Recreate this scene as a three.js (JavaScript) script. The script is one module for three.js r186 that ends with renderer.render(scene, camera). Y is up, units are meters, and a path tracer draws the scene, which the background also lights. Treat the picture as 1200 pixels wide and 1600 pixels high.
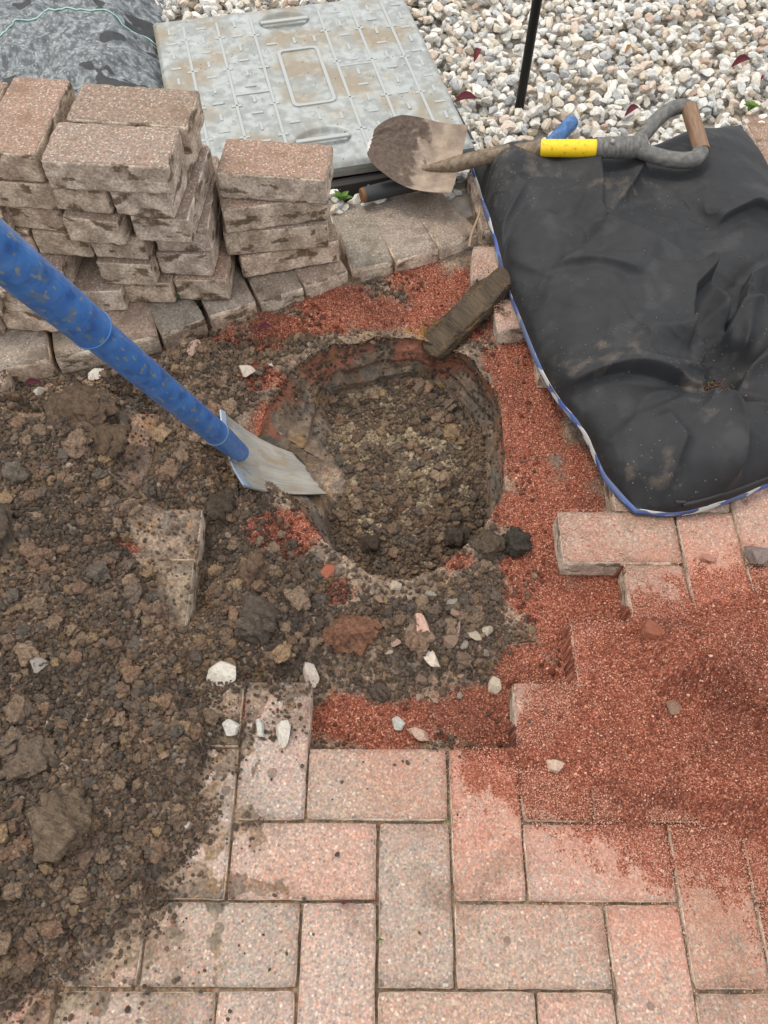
import * as THREE from 'three';
import { RoundedBoxGeometry } from 'three/addons/geometries/RoundedBoxGeometry.js';
import { mergeGeometries, mergeVertices, toCreasedNormals } from 'three/addons/utils/BufferGeometryUtils.js';

// ---------------------------------------------------------------- camera, sky, sun, exposure
const scene = new THREE.Scene();
const camera = new THREE.PerspectiveCamera(65.63, 0.75, 0.02, 200);
camera.position.set(0.1018, 1.1917, 0.2874);
camera.rotation.set(-1.0454, -0.0116, 0.0177, 'YXZ');
camera.updateMatrixWorld(true); camera.updateProjectionMatrix();

function overcastSky() {
  const w = 256, h = 128, d = new Float32Array(w * h * 4);
  for (let j = 0; j < h; j++) {
    const el = ((j + 0.5) / h - 0.5) * Math.PI, s = Math.sin(el);
    for (let i = 0; i < w; i++) {
      const L = s > 0 ? 1.56 * (0.38 + 0.62 * s) : 0.3, k = (j * w + i) * 4;
      d[k] = L * 0.975; d[k + 1] = L * 0.995; d[k + 2] = L * 1.03; d[k + 3] = 1;
    }
  }
  const t = new THREE.DataTexture(d, w, h, THREE.RGBAFormat, THREE.FloatType);
  t.mapping = THREE.EquirectangularReflectionMapping; t.magFilter = THREE.LinearFilter; t.needsUpdate = true;
  return t;
}
const sky = overcastSky();
scene.background = sky; scene.environment = sky;
const sun = new THREE.DirectionalLight(0xfff3e2, 1.5);
sun.position.set(-1.6, 4.4, -1.5); sun.target.position.set(0.1, 0, -0.6);
sun.castShadow = true; sun.shadow.radius = 26; sun.shadow.mapSize.set(2048, 2048);
Object.assign(sun.shadow.camera, { left: -2.5, right: 2.5, top: 2.5, bottom: -2.5, near: 0.1, far: 12 });
scene.add(sun, sun.target);
const renderer = new THREE.WebGLRenderer({ antialias: true });
renderer.toneMapping = THREE.LinearToneMapping;
renderer.toneMappingExposure = 1.08;
renderer.shadowMap.enabled = true;

// ---------------------------------------------------------------- helpers
function rng(seed) { let a = seed >>> 0; return () => { a = (a + 0x6D2B79F5) | 0; let t = Math.imul(a ^ (a >>> 15), 1 | a); t = (t + Math.imul(t ^ (t >>> 7), 61 | t)) ^ t; return ((t ^ (t >>> 14)) >>> 0) / 4294967296; }; }
const clamp = (x, a = 0, b = 1) => x < a ? a : x > b ? b : x;
const ss = (a, b, x) => { const t = clamp((x - a) / (b - a)); return t * t * (3 - 2 * t); };
const mix = (a, b, t) => a + (b - a) * t;
const mix3 = (a, b, t) => [mix(a[0], b[0], t), mix(a[1], b[1], t), mix(a[2], b[2], t)];
function hsh(x, y, s) { let h = Math.imul(x | 0, 374761393) ^ Math.imul(y | 0, 668265263) ^ Math.imul(s | 0, 1274126177); h = Math.imul(h ^ (h >>> 13), 1274126177); h ^= h >>> 16; return h >>> 0; }
const hf = (x, y, s) => hsh(x, y, s) / 4294967296;
const GX = [], GY = []; for (let i = 0; i < 32; i++) { GX.push(Math.cos(i / 32 * 6.28319)); GY.push(Math.sin(i / 32 * 6.28319)); }
function noise(x, y, s = 0) {                                    // gradient noise, about -0.7 .. 0.7
  const ix = Math.floor(x), iy = Math.floor(y), fx = x - ix, fy = y - iy, gx = fx - 1, gy = fy - 1;
  const u = fx * fx * (3 - 2 * fx), v = fy * fy * (3 - 2 * fy);
  const a = hsh(ix, iy, s) & 31, b = hsh(ix + 1, iy, s) & 31, c = hsh(ix, iy + 1, s) & 31, d = hsh(ix + 1, iy + 1, s) & 31;
  const p = GX[a] * fx + GY[a] * fy, q = GX[b] * gx + GY[b] * fy, r = GX[c] * fx + GY[c] * gy, t = GX[d] * gx + GY[d] * gy;
  const m = p + (q - p) * u, n = r + (t - r) * u; return m + (n - m) * v;
}
function fbm(x, y, o = 4, s = 0) { let a = 0, k = 1; for (let i = 0; i < o; i++) { a += k * noise(x, y, s + i * 17); x = x * 2.03 + 3.1; y = y * 2.03 - 1.7; k *= 0.5; } return a; }
const W = { d1: 0, d2: 0, id: 0 };
function worley(x, y, s) {                                       // nearest and second nearest cell point
  const ix = Math.floor(x), iy = Math.floor(y); let d1 = 9, d2 = 9, id = 0;
  for (let j = -1; j < 2; j++) for (let i = -1; i < 2; i++) {
    const h = hsh(ix + i, iy + j, s), dx = ix + i + (h & 1023) / 1023 - x, dy = iy + j + ((h >>> 10) & 1023) / 1023 - y, d = dx * dx + dy * dy;
    if (d < d1) { d2 = d1; d1 = d; id = h; } else if (d < d2) d2 = d;
  }
  W.d1 = Math.sqrt(d1); W.d2 = Math.sqrt(d2); W.id = id;
}
const idf = (k) => (Math.imul(W.id ^ (k * 7919), 2654435761) >>> 0) / 4294967296;
function sdPoly(p, x, z) {                                       // positive inside
  let d = 1e9, ins = false;
  for (let i = 0, n = p.length, j = n - 1; i < n; j = i++) {
    const ax = p[j][0], az = p[j][1], bx = p[i][0], bz = p[i][1], ex = bx - ax, ez = bz - az, wx = x - ax, wz = z - az;
    const t = clamp((wx * ex + wz * ez) / (ex * ex + ez * ez)), dx = wx - ex * t, dz = wz - ez * t;
    d = Math.min(d, dx * dx + dz * dz);
    if ((az > z) !== (bz > z) && x < ex * (z - az) / (bz - az) + ax) ins = !ins;
  }
  return (ins ? 1 : -1) * Math.sqrt(d);
}
function sdLine(p, x, z) { let d = 1e9; for (let i = 1; i < p.length; i++) { const ex = p[i][0] - p[i - 1][0], ez = p[i][1] - p[i - 1][1], wx = x - p[i - 1][0], wz = z - p[i - 1][1], t = clamp((wx * ex + wz * ez) / (ex * ex + ez * ez)); d = Math.min(d, Math.hypot(wx - ex * t, wz - ez * t)); } return d; }
function scarp(list, x, z, foot = 0.012, soft = 0.004) {                       // one-sided folds: [line, a point on the raised side, height, how far it decays]
  let f = 0;
  for (const [p, ref, amp, dec] of list) {
    let best = 1e9, sg = 1, tt = 0, rs = 1, rb = 1e9; const n = p.length - 1;
    for (let i = 0; i < n; i++) {
      const ex = p[i + 1][0] - p[i][0], ez = p[i + 1][1] - p[i][1], l2 = ex * ex + ez * ez; let wx = x - p[i][0], wz = z - p[i][1], t = clamp((wx * ex + wz * ez) / l2), d = Math.hypot(wx - ex * t, wz - ez * t);
      if (d < best) { best = d; sg = ex * wz - ez * wx > 0 ? 1 : -1; tt = (i + t) / n; }
      wx = ref[0] - p[i][0]; wz = ref[1] - p[i][1]; t = clamp((wx * ex + wz * ez) / l2); d = Math.hypot(wx - ex * t, wz - ez * t); if (d < rb) { rb = d; rs = ex * wz - ez * wx > 0 ? 1 : -1; }
    }
    if (best > dec * 4) continue; const sd = best * sg * rs, end = ss(0, 0.16, tt) * ss(1, 0.8, tt), k = ss(-soft, soft, sd);
    f += amp * end * mix(-0.65 * Math.exp(-Math.abs(sd) / foot), Math.exp(-Math.abs(sd) / dec), k);
  }
  return f;
}
function lerpPts(p, x) { if (x <= p[0][0]) return p[0][1]; for (let i = 1; i < p.length; i++) if (x <= p[i][0]) return mix(p[i - 1][1], p[i][1], (x - p[i - 1][0]) / (p[i][0] - p[i - 1][0])); return p[p.length - 1][1]; }
function colorTex(w, h, fn) {                                    // fn(u, v) -> sRGB 0..255
  const d = new Uint8Array(w * h * 4);
  for (let j = 0, k = 0; j < h; j++) for (let i = 0; i < w; i++, k += 4) { const c = fn((i + 0.5) / w, (j + 0.5) / h); d[k] = clamp(c[0], 0, 255); d[k + 1] = clamp(c[1], 0, 255); d[k + 2] = clamp(c[2], 0, 255); d[k + 3] = 255; }
  const t = new THREE.DataTexture(d, w, h); t.colorSpace = THREE.SRGBColorSpace; t.wrapS = t.wrapT = THREE.RepeatWrapping; t.magFilter = THREE.LinearFilter; t.minFilter = THREE.LinearMipmapLinearFilter; t.generateMipmaps = true; t.needsUpdate = true; return t;
}
function grayTex(w, h, fn) { const t = colorTex(w, h, (u, v) => { const g = 255 * fn(u, v); return [g, g, g]; }); t.colorSpace = THREE.NoColorSpace; return t; }
const used = new Map();
function numbered(n) { const k = used.get(n) || 0; used.set(n, k + 1); return k ? n + '_' + String(k).padStart(3, '0') : n; }
function tag(o, label, category, group, kind) { o.userData.label = label; o.userData.category = category; if (group) o.userData.group = group; if (kind) o.userData.kind = kind; return o; }
function mesh(name, geo, mat, parent = scene) { const m = new THREE.Mesh(geo, mat); m.name = parent === scene ? numbered(name) : name; m.castShadow = m.receiveShadow = true; parent.add(m); return m; }
function base(name, x = 0, y = 0, z = 0, yaw = 0) { const g = new THREE.Group(); g.name = numbered(name); g.position.set(x, y, z); g.rotation.y = yaw; scene.add(g); return g; }
const rad = (d) => d * Math.PI / 180;
const V = (x, y, z) => new THREE.Vector3(x, y, z);
function std(o) { return new THREE.MeshStandardMaterial({ roughness: 0.9, ...o }); }
function tubeAlong(pts, r, seg = 40, rs = 14) { return new THREE.TubeGeometry(new THREE.CatmullRomCurve3(pts), seg, r, rs, false); }
function taper(a, b, ra, rb, rs = 24, cap = true) {              // cylinder from a to b
  const d = b.clone().sub(a), g = new THREE.CylinderGeometry(rb, ra, d.length(), rs, 6, !cap);
  g.applyQuaternion(new THREE.Quaternion().setFromUnitVectors(V(0, 1, 0), d.clone().normalize())); const m = a.clone().add(b).multiplyScalar(0.5); g.translate(m.x, m.y, m.z); return g;
}
function gridGeo(nx, nz, fn) {                                   // fn(i, j) -> [x, y, z, u, v]
  const p = new Float32Array((nx + 1) * (nz + 1) * 3), uv = new Float32Array((nx + 1) * (nz + 1) * 2), ix = [];
  for (let j = 0, k = 0; j <= nz; j++) for (let i = 0; i <= nx; i++, k++) { const a = fn(i, j); p[k * 3] = a[0]; p[k * 3 + 1] = a[1]; p[k * 3 + 2] = a[2]; uv[k * 2] = a[3]; uv[k * 2 + 1] = a[4]; }
  for (let j = 0; j < nz; j++) for (let i = 0; i < nx; i++) { const a = j * (nx + 1) + i, b = a + nx + 1; ix.push(a, b, a + 1, a + 1, b, b + 1); }
  const g = new THREE.BufferGeometry(); g.setAttribute('position', new THREE.BufferAttribute(p, 3)); g.setAttribute('uv', new THREE.BufferAttribute(uv, 2)); g.setIndex(ix); g.computeVertexNormals(); return g;
}

// ---------------------------------------------------------------- layout of the ground (metres; y = 0 is the top of the paving)
const U = 0.1025;
const BORDER = [[-1.3, -0.52], [-0.75, -0.672], [-0.536, -0.743], [-0.336, -0.803], [-0.247, -0.853], [-0.149, -0.898], [-0.055, -0.94], [0.037, -0.99], [0.132, -1.022], [0.23, -1.06], [0.323, -1.115], [0.42, -1.125], [0.6, -1.12], [1.0, -1.12], [1.5, -1.12]];
const SOIL = [[-0.9, -0.55], [-0.616, -0.67], [-0.544, -0.671], [-0.455, -0.711], [-0.328, -0.761], [-0.233, -0.804], [-0.122, -0.86], [0.1, -0.86], [0.3, -0.8], [0.33, -0.6], [0.32, -0.42], [0.312, -0.166], [0.209, -0.103], [0.15, -0.123], [0.012, -0.112], [-0.1, -0.111], [-0.111, -0.014], [-0.135, 0.05], [-0.125, 0.11], [-0.174, 0.176], [-0.15, 0.2], [-0.175, 0.23], [-0.25, 0.275], [-0.275, 0.317], [-0.367, 0.345], [-0.5, 0.42], [-0.9, 0.42]];
const SAND = [[0.41, -0.2], [0.503, -0.21], [0.6, -0.235], [0.67, -0.275], [0.78, -0.31], [1.05, -0.3], [1.1, 0.3], [0.72, 0.32], [0.64, 0.26], [0.6, 0.17], [0.52, 0.145], [0.433, 0.125], [0.345, 0.08], [0.25, 0.035], [0.225, -0.005], [0.33, -0.045], [0.39, -0.11]];
const RIM = [[-0.12, -0.64], [-0.077, -0.74], [-0.009, -0.796], [0.069, -0.826], [0.14, -0.85], [0.232, -0.85], [0.298, -0.775], [0.334, -0.698], [0.338, -0.575], [0.323, -0.461], [0.276, -0.38], [0.211, -0.312], [0.155, -0.285], [0.088, -0.292], [0.025, -0.338], [-0.035, -0.42], [-0.14, -0.53]];
const BARE = [[-0.24, -0.36, 0.07, 0.07], [-0.215, -0.262, 0.035, 0.06], [-0.335, -0.55, 0.035, 0.1], [-0.36, -0.66, 0.07, 0.03], [-0.53, -0.62, 0.05, 0.03], [-0.46, -0.66, 0.05, 0.03]];
const MOUND = [[-0.31, 0.12, 0.09, 0.05], [-0.45, 0.2, 0.1, 0.06], [-0.47, -0.3, 0.12, 0.035], [-0.4, -0.1, 0.14, 0.03], [-0.45, -0.52, 0.08, 0.02], [-0.12, -0.23, 0.07, 0.012], [0.19, -0.17, 0.06, 0.012], [-0.55, 0.05, 0.15, 0.05]];
const REDS = [[0.05, -0.93, 0.16, 0.06], [0.2, -0.98, 0.1, 0.09], [-0.22, -0.815, 0.13, 0.035], [-0.09, -0.865, 0.12, 0.045], [0.4, -0.7, 0.07, 0.2], [0.3, -0.9, 0.05, 0.06], [0.28, -1.0, 0.05, 0.06], [0.36, -0.78, 0.05, 0.13], [0.385, -0.6, 0.06, 0.13], [0.41, -0.46, 0.1, 0.14], [0.38, -0.3, 0.075, 0.12], [0.42, -0.22, 0.1, 0.09], [0.47, -0.28, 0.07, 0.07], [0.1, -0.05, 0.13, 0.055], [0.25, -0.06, 0.08, 0.06], [0.34, -0.13, 0.06, 0.1], [-0.1, -0.64, 0.055, 0.07], [-0.06, -0.385, 0.075, 0.045], [0.03, -0.265, 0.025, 0.03], [0.21, -0.325, 0.06, 0.022], [-0.32, -0.33, 0.025, 0.02], [-0.13, -0.72, 0.05, 0.04], [-0.09, -0.06, 0.06, 0.02]];
const bump2 = (l, x, z) => { let a = 0; for (const [cx, cz, r, h] of l) { const dx = (x - cx) / r, dz = (z - cz) / r, q = dx * dx + dz * dz; if (q < 6) a += h * Math.exp(-q); } return a; };
const blobs = (l, x, z) => { let a = 0; for (const [cx, cz, rx, rz] of l) { const dx = (x - cx) / rx, dz = (z - cz) / rz, q = dx * dx + dz * dz; if (q < 5) a = Math.max(a, Math.exp(-q * 0.9)); } return a; };
const LAID = [];                                                 // blocks still in place: centre, size, turn, drop, tilt
{
  const mod = (a) => ((a % 4) + 4) % 4, R = rng(5);
  const keep = (cx, cz, c, r, kind) => {
    if (cz < lerpPts(BORDER, cx) + 0.07) return false;
    if (r >= 0) return true;
    const left = { '-1': 0, '-2': -2, '-3': -2, '-4': -2, '-5': -3, '-6': -3, '-7': -4 }[r] ?? -5, c1 = kind === 'H' ? c + 2 : c + 1;
    if (c1 <= left) return true;
    return c >= ({ '-1': 3, '-2': 4, '-3': 5, '-4': 4, '-5': 5, '-6': 6, '-7': 5, '-8': 4 }[r] ?? 5);
  };
  for (let r = -9; r <= 5; r++) for (let c = -8; c <= 11; c++) {
    let w = 0, d = 0, kind = '';
    if (mod(c + r) === 0) { w = 2; d = 1; kind = 'H'; } else if (mod(c + r - 2) === 0) { w = 1; d = 2; kind = 'V'; } else continue;
    const cx = (c + w / 2) * U, cz = (r + d / 2) * U;
    if (!keep(cx, cz, c, r, kind) || cx > 1.12 || cx < -0.85) continue;
    LAID.push([cx + (R() - 0.5) * 0.0018, cz + (R() - 0.5) * 0.0018, w * U - 0.0026, d * U - 0.0026, (R() - 0.5) * 0.009, (R() - 0.5) * 0.004, (R() - 0.5) * 0.006]);
  }
  LAID.push([0.395, -1.015, 0.2, 0.1, rad0(-4), 0, 0], [0.40, -0.885, 0.13, 0.085, rad0(6), -0.006, 0.03], [0.6, -1.05, 0.2, 0.1, rad0(-2), 0, 0], [0.535, -0.93, 0.12, 0.1, 0, -0.002, 0]);
}
function rad0(d) { return d * Math.PI / 180; }
const BR = { x0: -1, z0: -1.2, n: 1200, m: 1000, s: 0.002, a: new Uint8Array(1200 * 1000) };
for (const [cx, cz, w, d] of LAID) for (let j = Math.floor((cz - d / 2 - 0.0014 - BR.z0) / BR.s); j <= (cz + d / 2 + 0.0014 - BR.z0) / BR.s; j++) for (let i = Math.floor((cx - w / 2 - 0.0014 - BR.x0) / BR.s); i <= (cx + w / 2 + 0.0014 - BR.x0) / BR.s; i++) if (i >= 0 && j >= 0 && i < BR.n && j < BR.m) BR.a[j * BR.n + i] = 1;
const onBlock = (x, z) => { const i = ((x - BR.x0) / BR.s) | 0, j = ((z - BR.z0) / BR.s) | 0; return i >= 0 && j >= 0 && i < BR.n && j < BR.m && BR.a[j * BR.n + i] === 1; };
const wallWidth = (x, z) => mix(mix(mix(0.04, 0.032, ss(-0.6, -0.75, z)), 0.024, ss(0.18, 0.3, x)), 0.12, ss(0.0, -0.1, x));
function trench(x, z) { const tx = x + 0.095, tz = z + 0.562, ux = x + 0.028, uz = z + 0.562; return 0.055 * Math.exp(-(tx * tx + tz * tz) / 0.0062) + 0.03 * Math.exp(-(ux * ux + uz * uz) / 0.0025); }
function sandDist0(x, z) { return sdPoly(SAND, x, z) + 0.036 * fbm(x * 9, z * 9, 4, 41) + 0.012 * fbm(x * 55, z * 55, 2, 42); }
function soilDist0(x, z) { return sdPoly(SOIL, x, z) + 0.032 * fbm(x * 11 + 4, z * 11, 4, 71); }
function redness0(x, z) { return ss(0.3, 0.62, 0.95 * blobs(REDS, x, z) + 0.46 * fbm(x * 13, z * 13, 5, 91)); }
function field(fn, x0, z0, w, d, step) {                         // a slow function, looked up on a grid
  const nx = Math.ceil(w / step) + 2, nz = Math.ceil(d / step) + 2, a = new Float32Array(nx * nz);
  for (let j = 0, k = 0; j < nz; j++) for (let i = 0; i < nx; i++, k++) a[k] = fn(x0 + i * step, z0 + j * step);
  return (x, z) => { let u = (x - x0) / step, v = (z - z0) / step; u = u < 0 ? 0 : u > nx - 1.001 ? nx - 1.001 : u; v = v < 0 ? 0 : v > nz - 1.001 ? nz - 1.001 : v; const i = u | 0, j = v | 0, k = j * nx + i; u -= i; v -= j; const p = a[k] + (a[k + 1] - a[k]) * u, q = a[k + nx] + (a[k + nx + 1] - a[k + nx]) * u; return p + (q - p) * v; };
}
const cached = (fn) => field(fn, -0.95, -1.4, 2.2, 2.0, 0.004);
const sandDist = cached(sandDist0), soilDist = cached(soilDist0), redness = cached(redness0), rimDist = cached((x, z) => sdPoly(RIM, x, z) + 0.010 * fbm(x * 14, z * 14, 3, 5)), borderZ = (x) => lerpPts(BORDER, x);
function lumps(x, z) {                                           // cloddy relief, metres
  worley(x * 34 + 0.3 * noise(x * 60, z * 60, 3), z * 34, 11); const a = clamp(1 - W.d1 * 1.15) * (0.35 + 0.65 * idf(1));
  worley(x * 85, z * 85, 12); const b = clamp(1 - W.d1 * 1.1) * (0.3 + 0.7 * idf(2));
  worley(x * 190, z * 190, 13); const c = clamp(1 - W.d1) * idf(3);
  return 0.012 * a + 0.0065 * b + 0.003 * c + 0.006 * fbm(x * 22, z * 22, 3, 14);
}
const DUNE = [[[[0.5, -0.08], [0.58, -0.092], [0.675, -0.05], [0.7, 0.01]], [0.56, -0.15], 0.055, 0.06], [[[0.48, 0.06], [0.56, 0.082], [0.63, 0.085], [0.7, 0.13]], [0.58, 0.02], 0.042, 0.05], [[[0.36, -0.17], [0.43, -0.14], [0.5, -0.15]], [0.45, -0.2], 0.012, 0.03]];
const T = { y: 0, cls: 0, red: 0, hole: 0, soil: 0 };
function floorY(x, z) { return -0.152 + 0.018 * fbm(x * 9, z * 9, 3, 61) + lumps(x + 3, z) * 0.8 - 0.022 * ss(0.18, 0.3, x) - 0.055 * ss(-0.6, -0.38, z); }
function openGround(x, z) {                                      // the ground as it lies outside the hole
  const bz = lerpPts(BORDER, x), red = redness(x, z), blk = onBlock(x, z);
  let y = -0.05 + 0.008 * fbm(x * 9, z * 9, 4, 1), cls = 0, soil = 0;
  if (blk && onBlock(x + 0.014, z) && onBlock(x - 0.014, z) && onBlock(x, z + 0.014) && onBlock(x, z - 0.014)) y = -0.012;   // joints are filled almost to the top
  const sS = soilDist(x, z), bare = blobs(BARE, x, z), inX = ss(-0.24, -0.16, x) * ss(0.0, -0.1, z);
  soil = ss(-0.015, 0.05, sS);
  if (soil > 0) {
    let top = mix(0.026, -0.03, inX) + bump2(MOUND, x, z) + 0.014 * fbm(x * 7, z * 7, 3, 33) - 0.085 * bare;
    top = mix(-0.055, top, soil) + lumps(x, z) * (1 - 0.75 * red) * soil;
    if (top > y) { y = top; if (inX < 0.5 && y > -0.02) cls = 1; }
  }
  const sD = sandDist(x, z);
  if (sD > 0.06 || (sD > -0.04 && blk)) {
    const heap = bump2([[0.58, -0.15, 0.075, 0.075], [0.81, 0.14, 0.1, 0.1], [0.86, -0.13, 0.14, 0.11], [0.47, -0.03, 0.06, 0.02], [0.62, 0.075, 0.045, 0.05], [0.7, 0.08, 0.05, 0.04]], x, z);
    let t = sD < 0 ? mix(-0.055, -0.005, ss(-0.03, 0, sD)) + 0.005 * noise(x * 75, z * 75, 54) : -0.005 + (0.013 + heap + 0.014 * fbm(x * 12, z * 12, 4, 51)) * ss(0, 0.1, sD) + 0.004 * fbm(x * 110, z * 110, 3, 52) + (0.005 * noise(x * 170, z * 170, 53) + 0.005 * noise(x * 75, z * 75, 54)) * ss(0.1, 0.04, sD);
    if (sD > 0) { t += scarp(DUNE, x, z, 0.04, 0.034) * ss(0.0, 0.05, sD); const deep = ss(0.05, 0.09, sD); if (deep > 0.9) t = Math.max(t, 0.005 + 0.002 * fbm(x * 60, z * 60, 2, 55)); }
    if (t > y) { y = t; if (y > -0.03 && x > 0.3) cls = 2; }
  }
  { const qx = x - 0.24, qz = z + 0.868; y -= 0.04 * Math.exp(-(qx * qx + qz * qz) / 0.0016); }
  y += 0.016 * ss(0.1, 0.0, z - bz) * (x > -0.25 ? 1 : 0);       // bedding banked up under the edging
  const g = ss(bz - 0.1, bz - 0.16, z); if (g > 0) { y = mix(y, -0.035, g); cls = 0; }
  if (red > 0.5) y += 0.0014 * fbm(x * 150, z * 150, 2, 77);
  T.y = y; T.cls = cls; T.red = red; T.hole = 0; T.soil = soil;
  return y;
}
function terrain(x, z) {
  const y = openGround(x, z) - trench(x, z) * 0.6, d = rimDist(x, z); if (d <= 0) return y;
  const t = clamp(d / wallWidth(x, z)); T.cls = 0; T.hole = t; T.y = t >= 1 ? floorY(x, z) : mix(y, floorY(x, z), t); return T.y;
}

// ---------------------------------------------------------------- surface textures
const R1 = rng(7);
const grit = grayTex(512, 512, (u, v) => { worley(u * 90, v * 90, 3); const a = 1 - W.d1; worley(u * 34, v * 34, 4); return clamp(0.25 + 0.4 * a * idf(1) + 0.35 * (1 - W.d1) * idf(2)); });
const fine = grayTex(512, 512, (u, v) => clamp(0.5 + 0.45 * fbm(u * 40, v * 40, 5, 8)));
const MAP = { x0: -0.75, z0: -1.35, s: 1.85 };
const PAL_RED = [[126, 66, 45], [140, 76, 54], [150, 88, 66], [108, 54, 37], [170, 110, 88], [196, 146, 124]];
const PAL_AGG = [[182, 154, 142], [170, 150, 139], [164, 152, 142], [188, 158, 145], [158, 150, 143], [146, 140, 135], [190, 138, 120], [208, 196, 180], [126, 126, 121], [176, 160, 132], [180, 166, 150], [168, 142, 130]];
function sandColor(x, z, heapOnly = 1) {
  worley(x * 520, z * 520, 21); let c = PAL_RED[(idf(1) * 5.25) | 0]; const k = 0.82 + 0.4 * idf(2) - 0.22 * W.d1;
  const dampShade = ss(0.0, 0.22, fbm(x * 6 + 2, z * 6, 4, 23) + bump2([[0.68, 0.02, 0.09, 0.3], [0.66, 0.16, 0.05, 0.3]], x, z) - 0.05);  // damp sand, with shade of the heap's right side painted into the colour
  const kk = k * (1 - 0.13 * dampShade * heapOnly);
  return [c[0] * kk, c[1] * kk, c[2] * kk];
}
function soilColor(x, z) {
  const a = fbm(x * 12, z * 12, 5, 25), b = fbm(x * 45, z * 45, 4, 26);
  let c = mix3([112, 96, 82], [146, 126, 107], ss(-0.35, 0.4, a + b * 0.7));
  c = mix3(c, [128, 98, 66], ss(0.2, 0.45, fbm(x * 20, z * 20, 3, 27)) * 0.5);
  c = mix3(c, [94, 87, 81], ss(0.18, 0.4, fbm(x * 17 + 9, z * 17, 3, 28)) * 0.6);
  worley(x * 300, z * 300, 29); const k = 0.8 + 0.36 * idf(1);
  c = [c[0] * k, c[1] * k, c[2] * k];
  if (idf(2) > 0.993) c = mix3(c, [176, 162, 146], 0.7); else if (idf(2) > 0.965) c = mix3(c, [150, 88, 64], 0.7);
  return c;
}
function chalk(x, z) { const q = blobs([[0.03, -0.64, 0.045, 0.13], [0.06, -0.79, 0.09, 0.04], [0.12, -0.67, 0.11, 0.04], [0.09, -0.46, 0.04, 0.06], [0.2, -0.6, 0.08, 0.1]], x, z); return (1 - ss(0.003, 0.01, trench(x, z))) * ss(0.45, 0.68, q * 0.72 + 0.75 * fbm(x * 30, z * 30, 4, 83)); }
const mapTex = (n, fn) => colorTex(n, n, (u, v) => fn(MAP.x0 + u * MAP.s, MAP.z0 + v * MAP.s));
const clampEdge = (t) => { t.wrapS = t.wrapT = THREE.ClampToEdgeWrapping; return t; };
const groundTex = clampEdge(mapTex(2048, (x, z) => {
  const sd = sandDist(x, z), hole = rimDist(x, z);
  let r = Math.max(redness(x, z) * (hole > 0.03 ? 0.35 : 1), ss(-0.03, 0.0, sd));
  const gz = lerpPts(BORDER, x) - 0.1; if (z < gz) return mix3([150, 142, 130], [176, 168, 156], clamp(0.5 + fbm(x * 40, z * 40, 3, 88)));
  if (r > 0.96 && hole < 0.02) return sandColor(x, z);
  let c = soilColor(x, z);
  if (hole > 0.02) {                                             // pale chalky crust on the hole's floor
    c = mix3(c, [200, 180, 148], 0.85 * chalk(x, z));
  }
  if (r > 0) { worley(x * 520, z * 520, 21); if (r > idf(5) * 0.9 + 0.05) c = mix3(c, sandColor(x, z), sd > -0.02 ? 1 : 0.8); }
  const ochre = blobs([[0.2, -0.86, 0.05, 0.05], [0.25, -0.82, 0.03, 0.03]], x, z); c = mix3(c, [128, 92, 30], 0.7 * ss(0.5, 0.75, ochre * 0.7 + 0.6 * fbm(x * 40, z * 40, 4, 87)));
  return c;
}));
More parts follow.
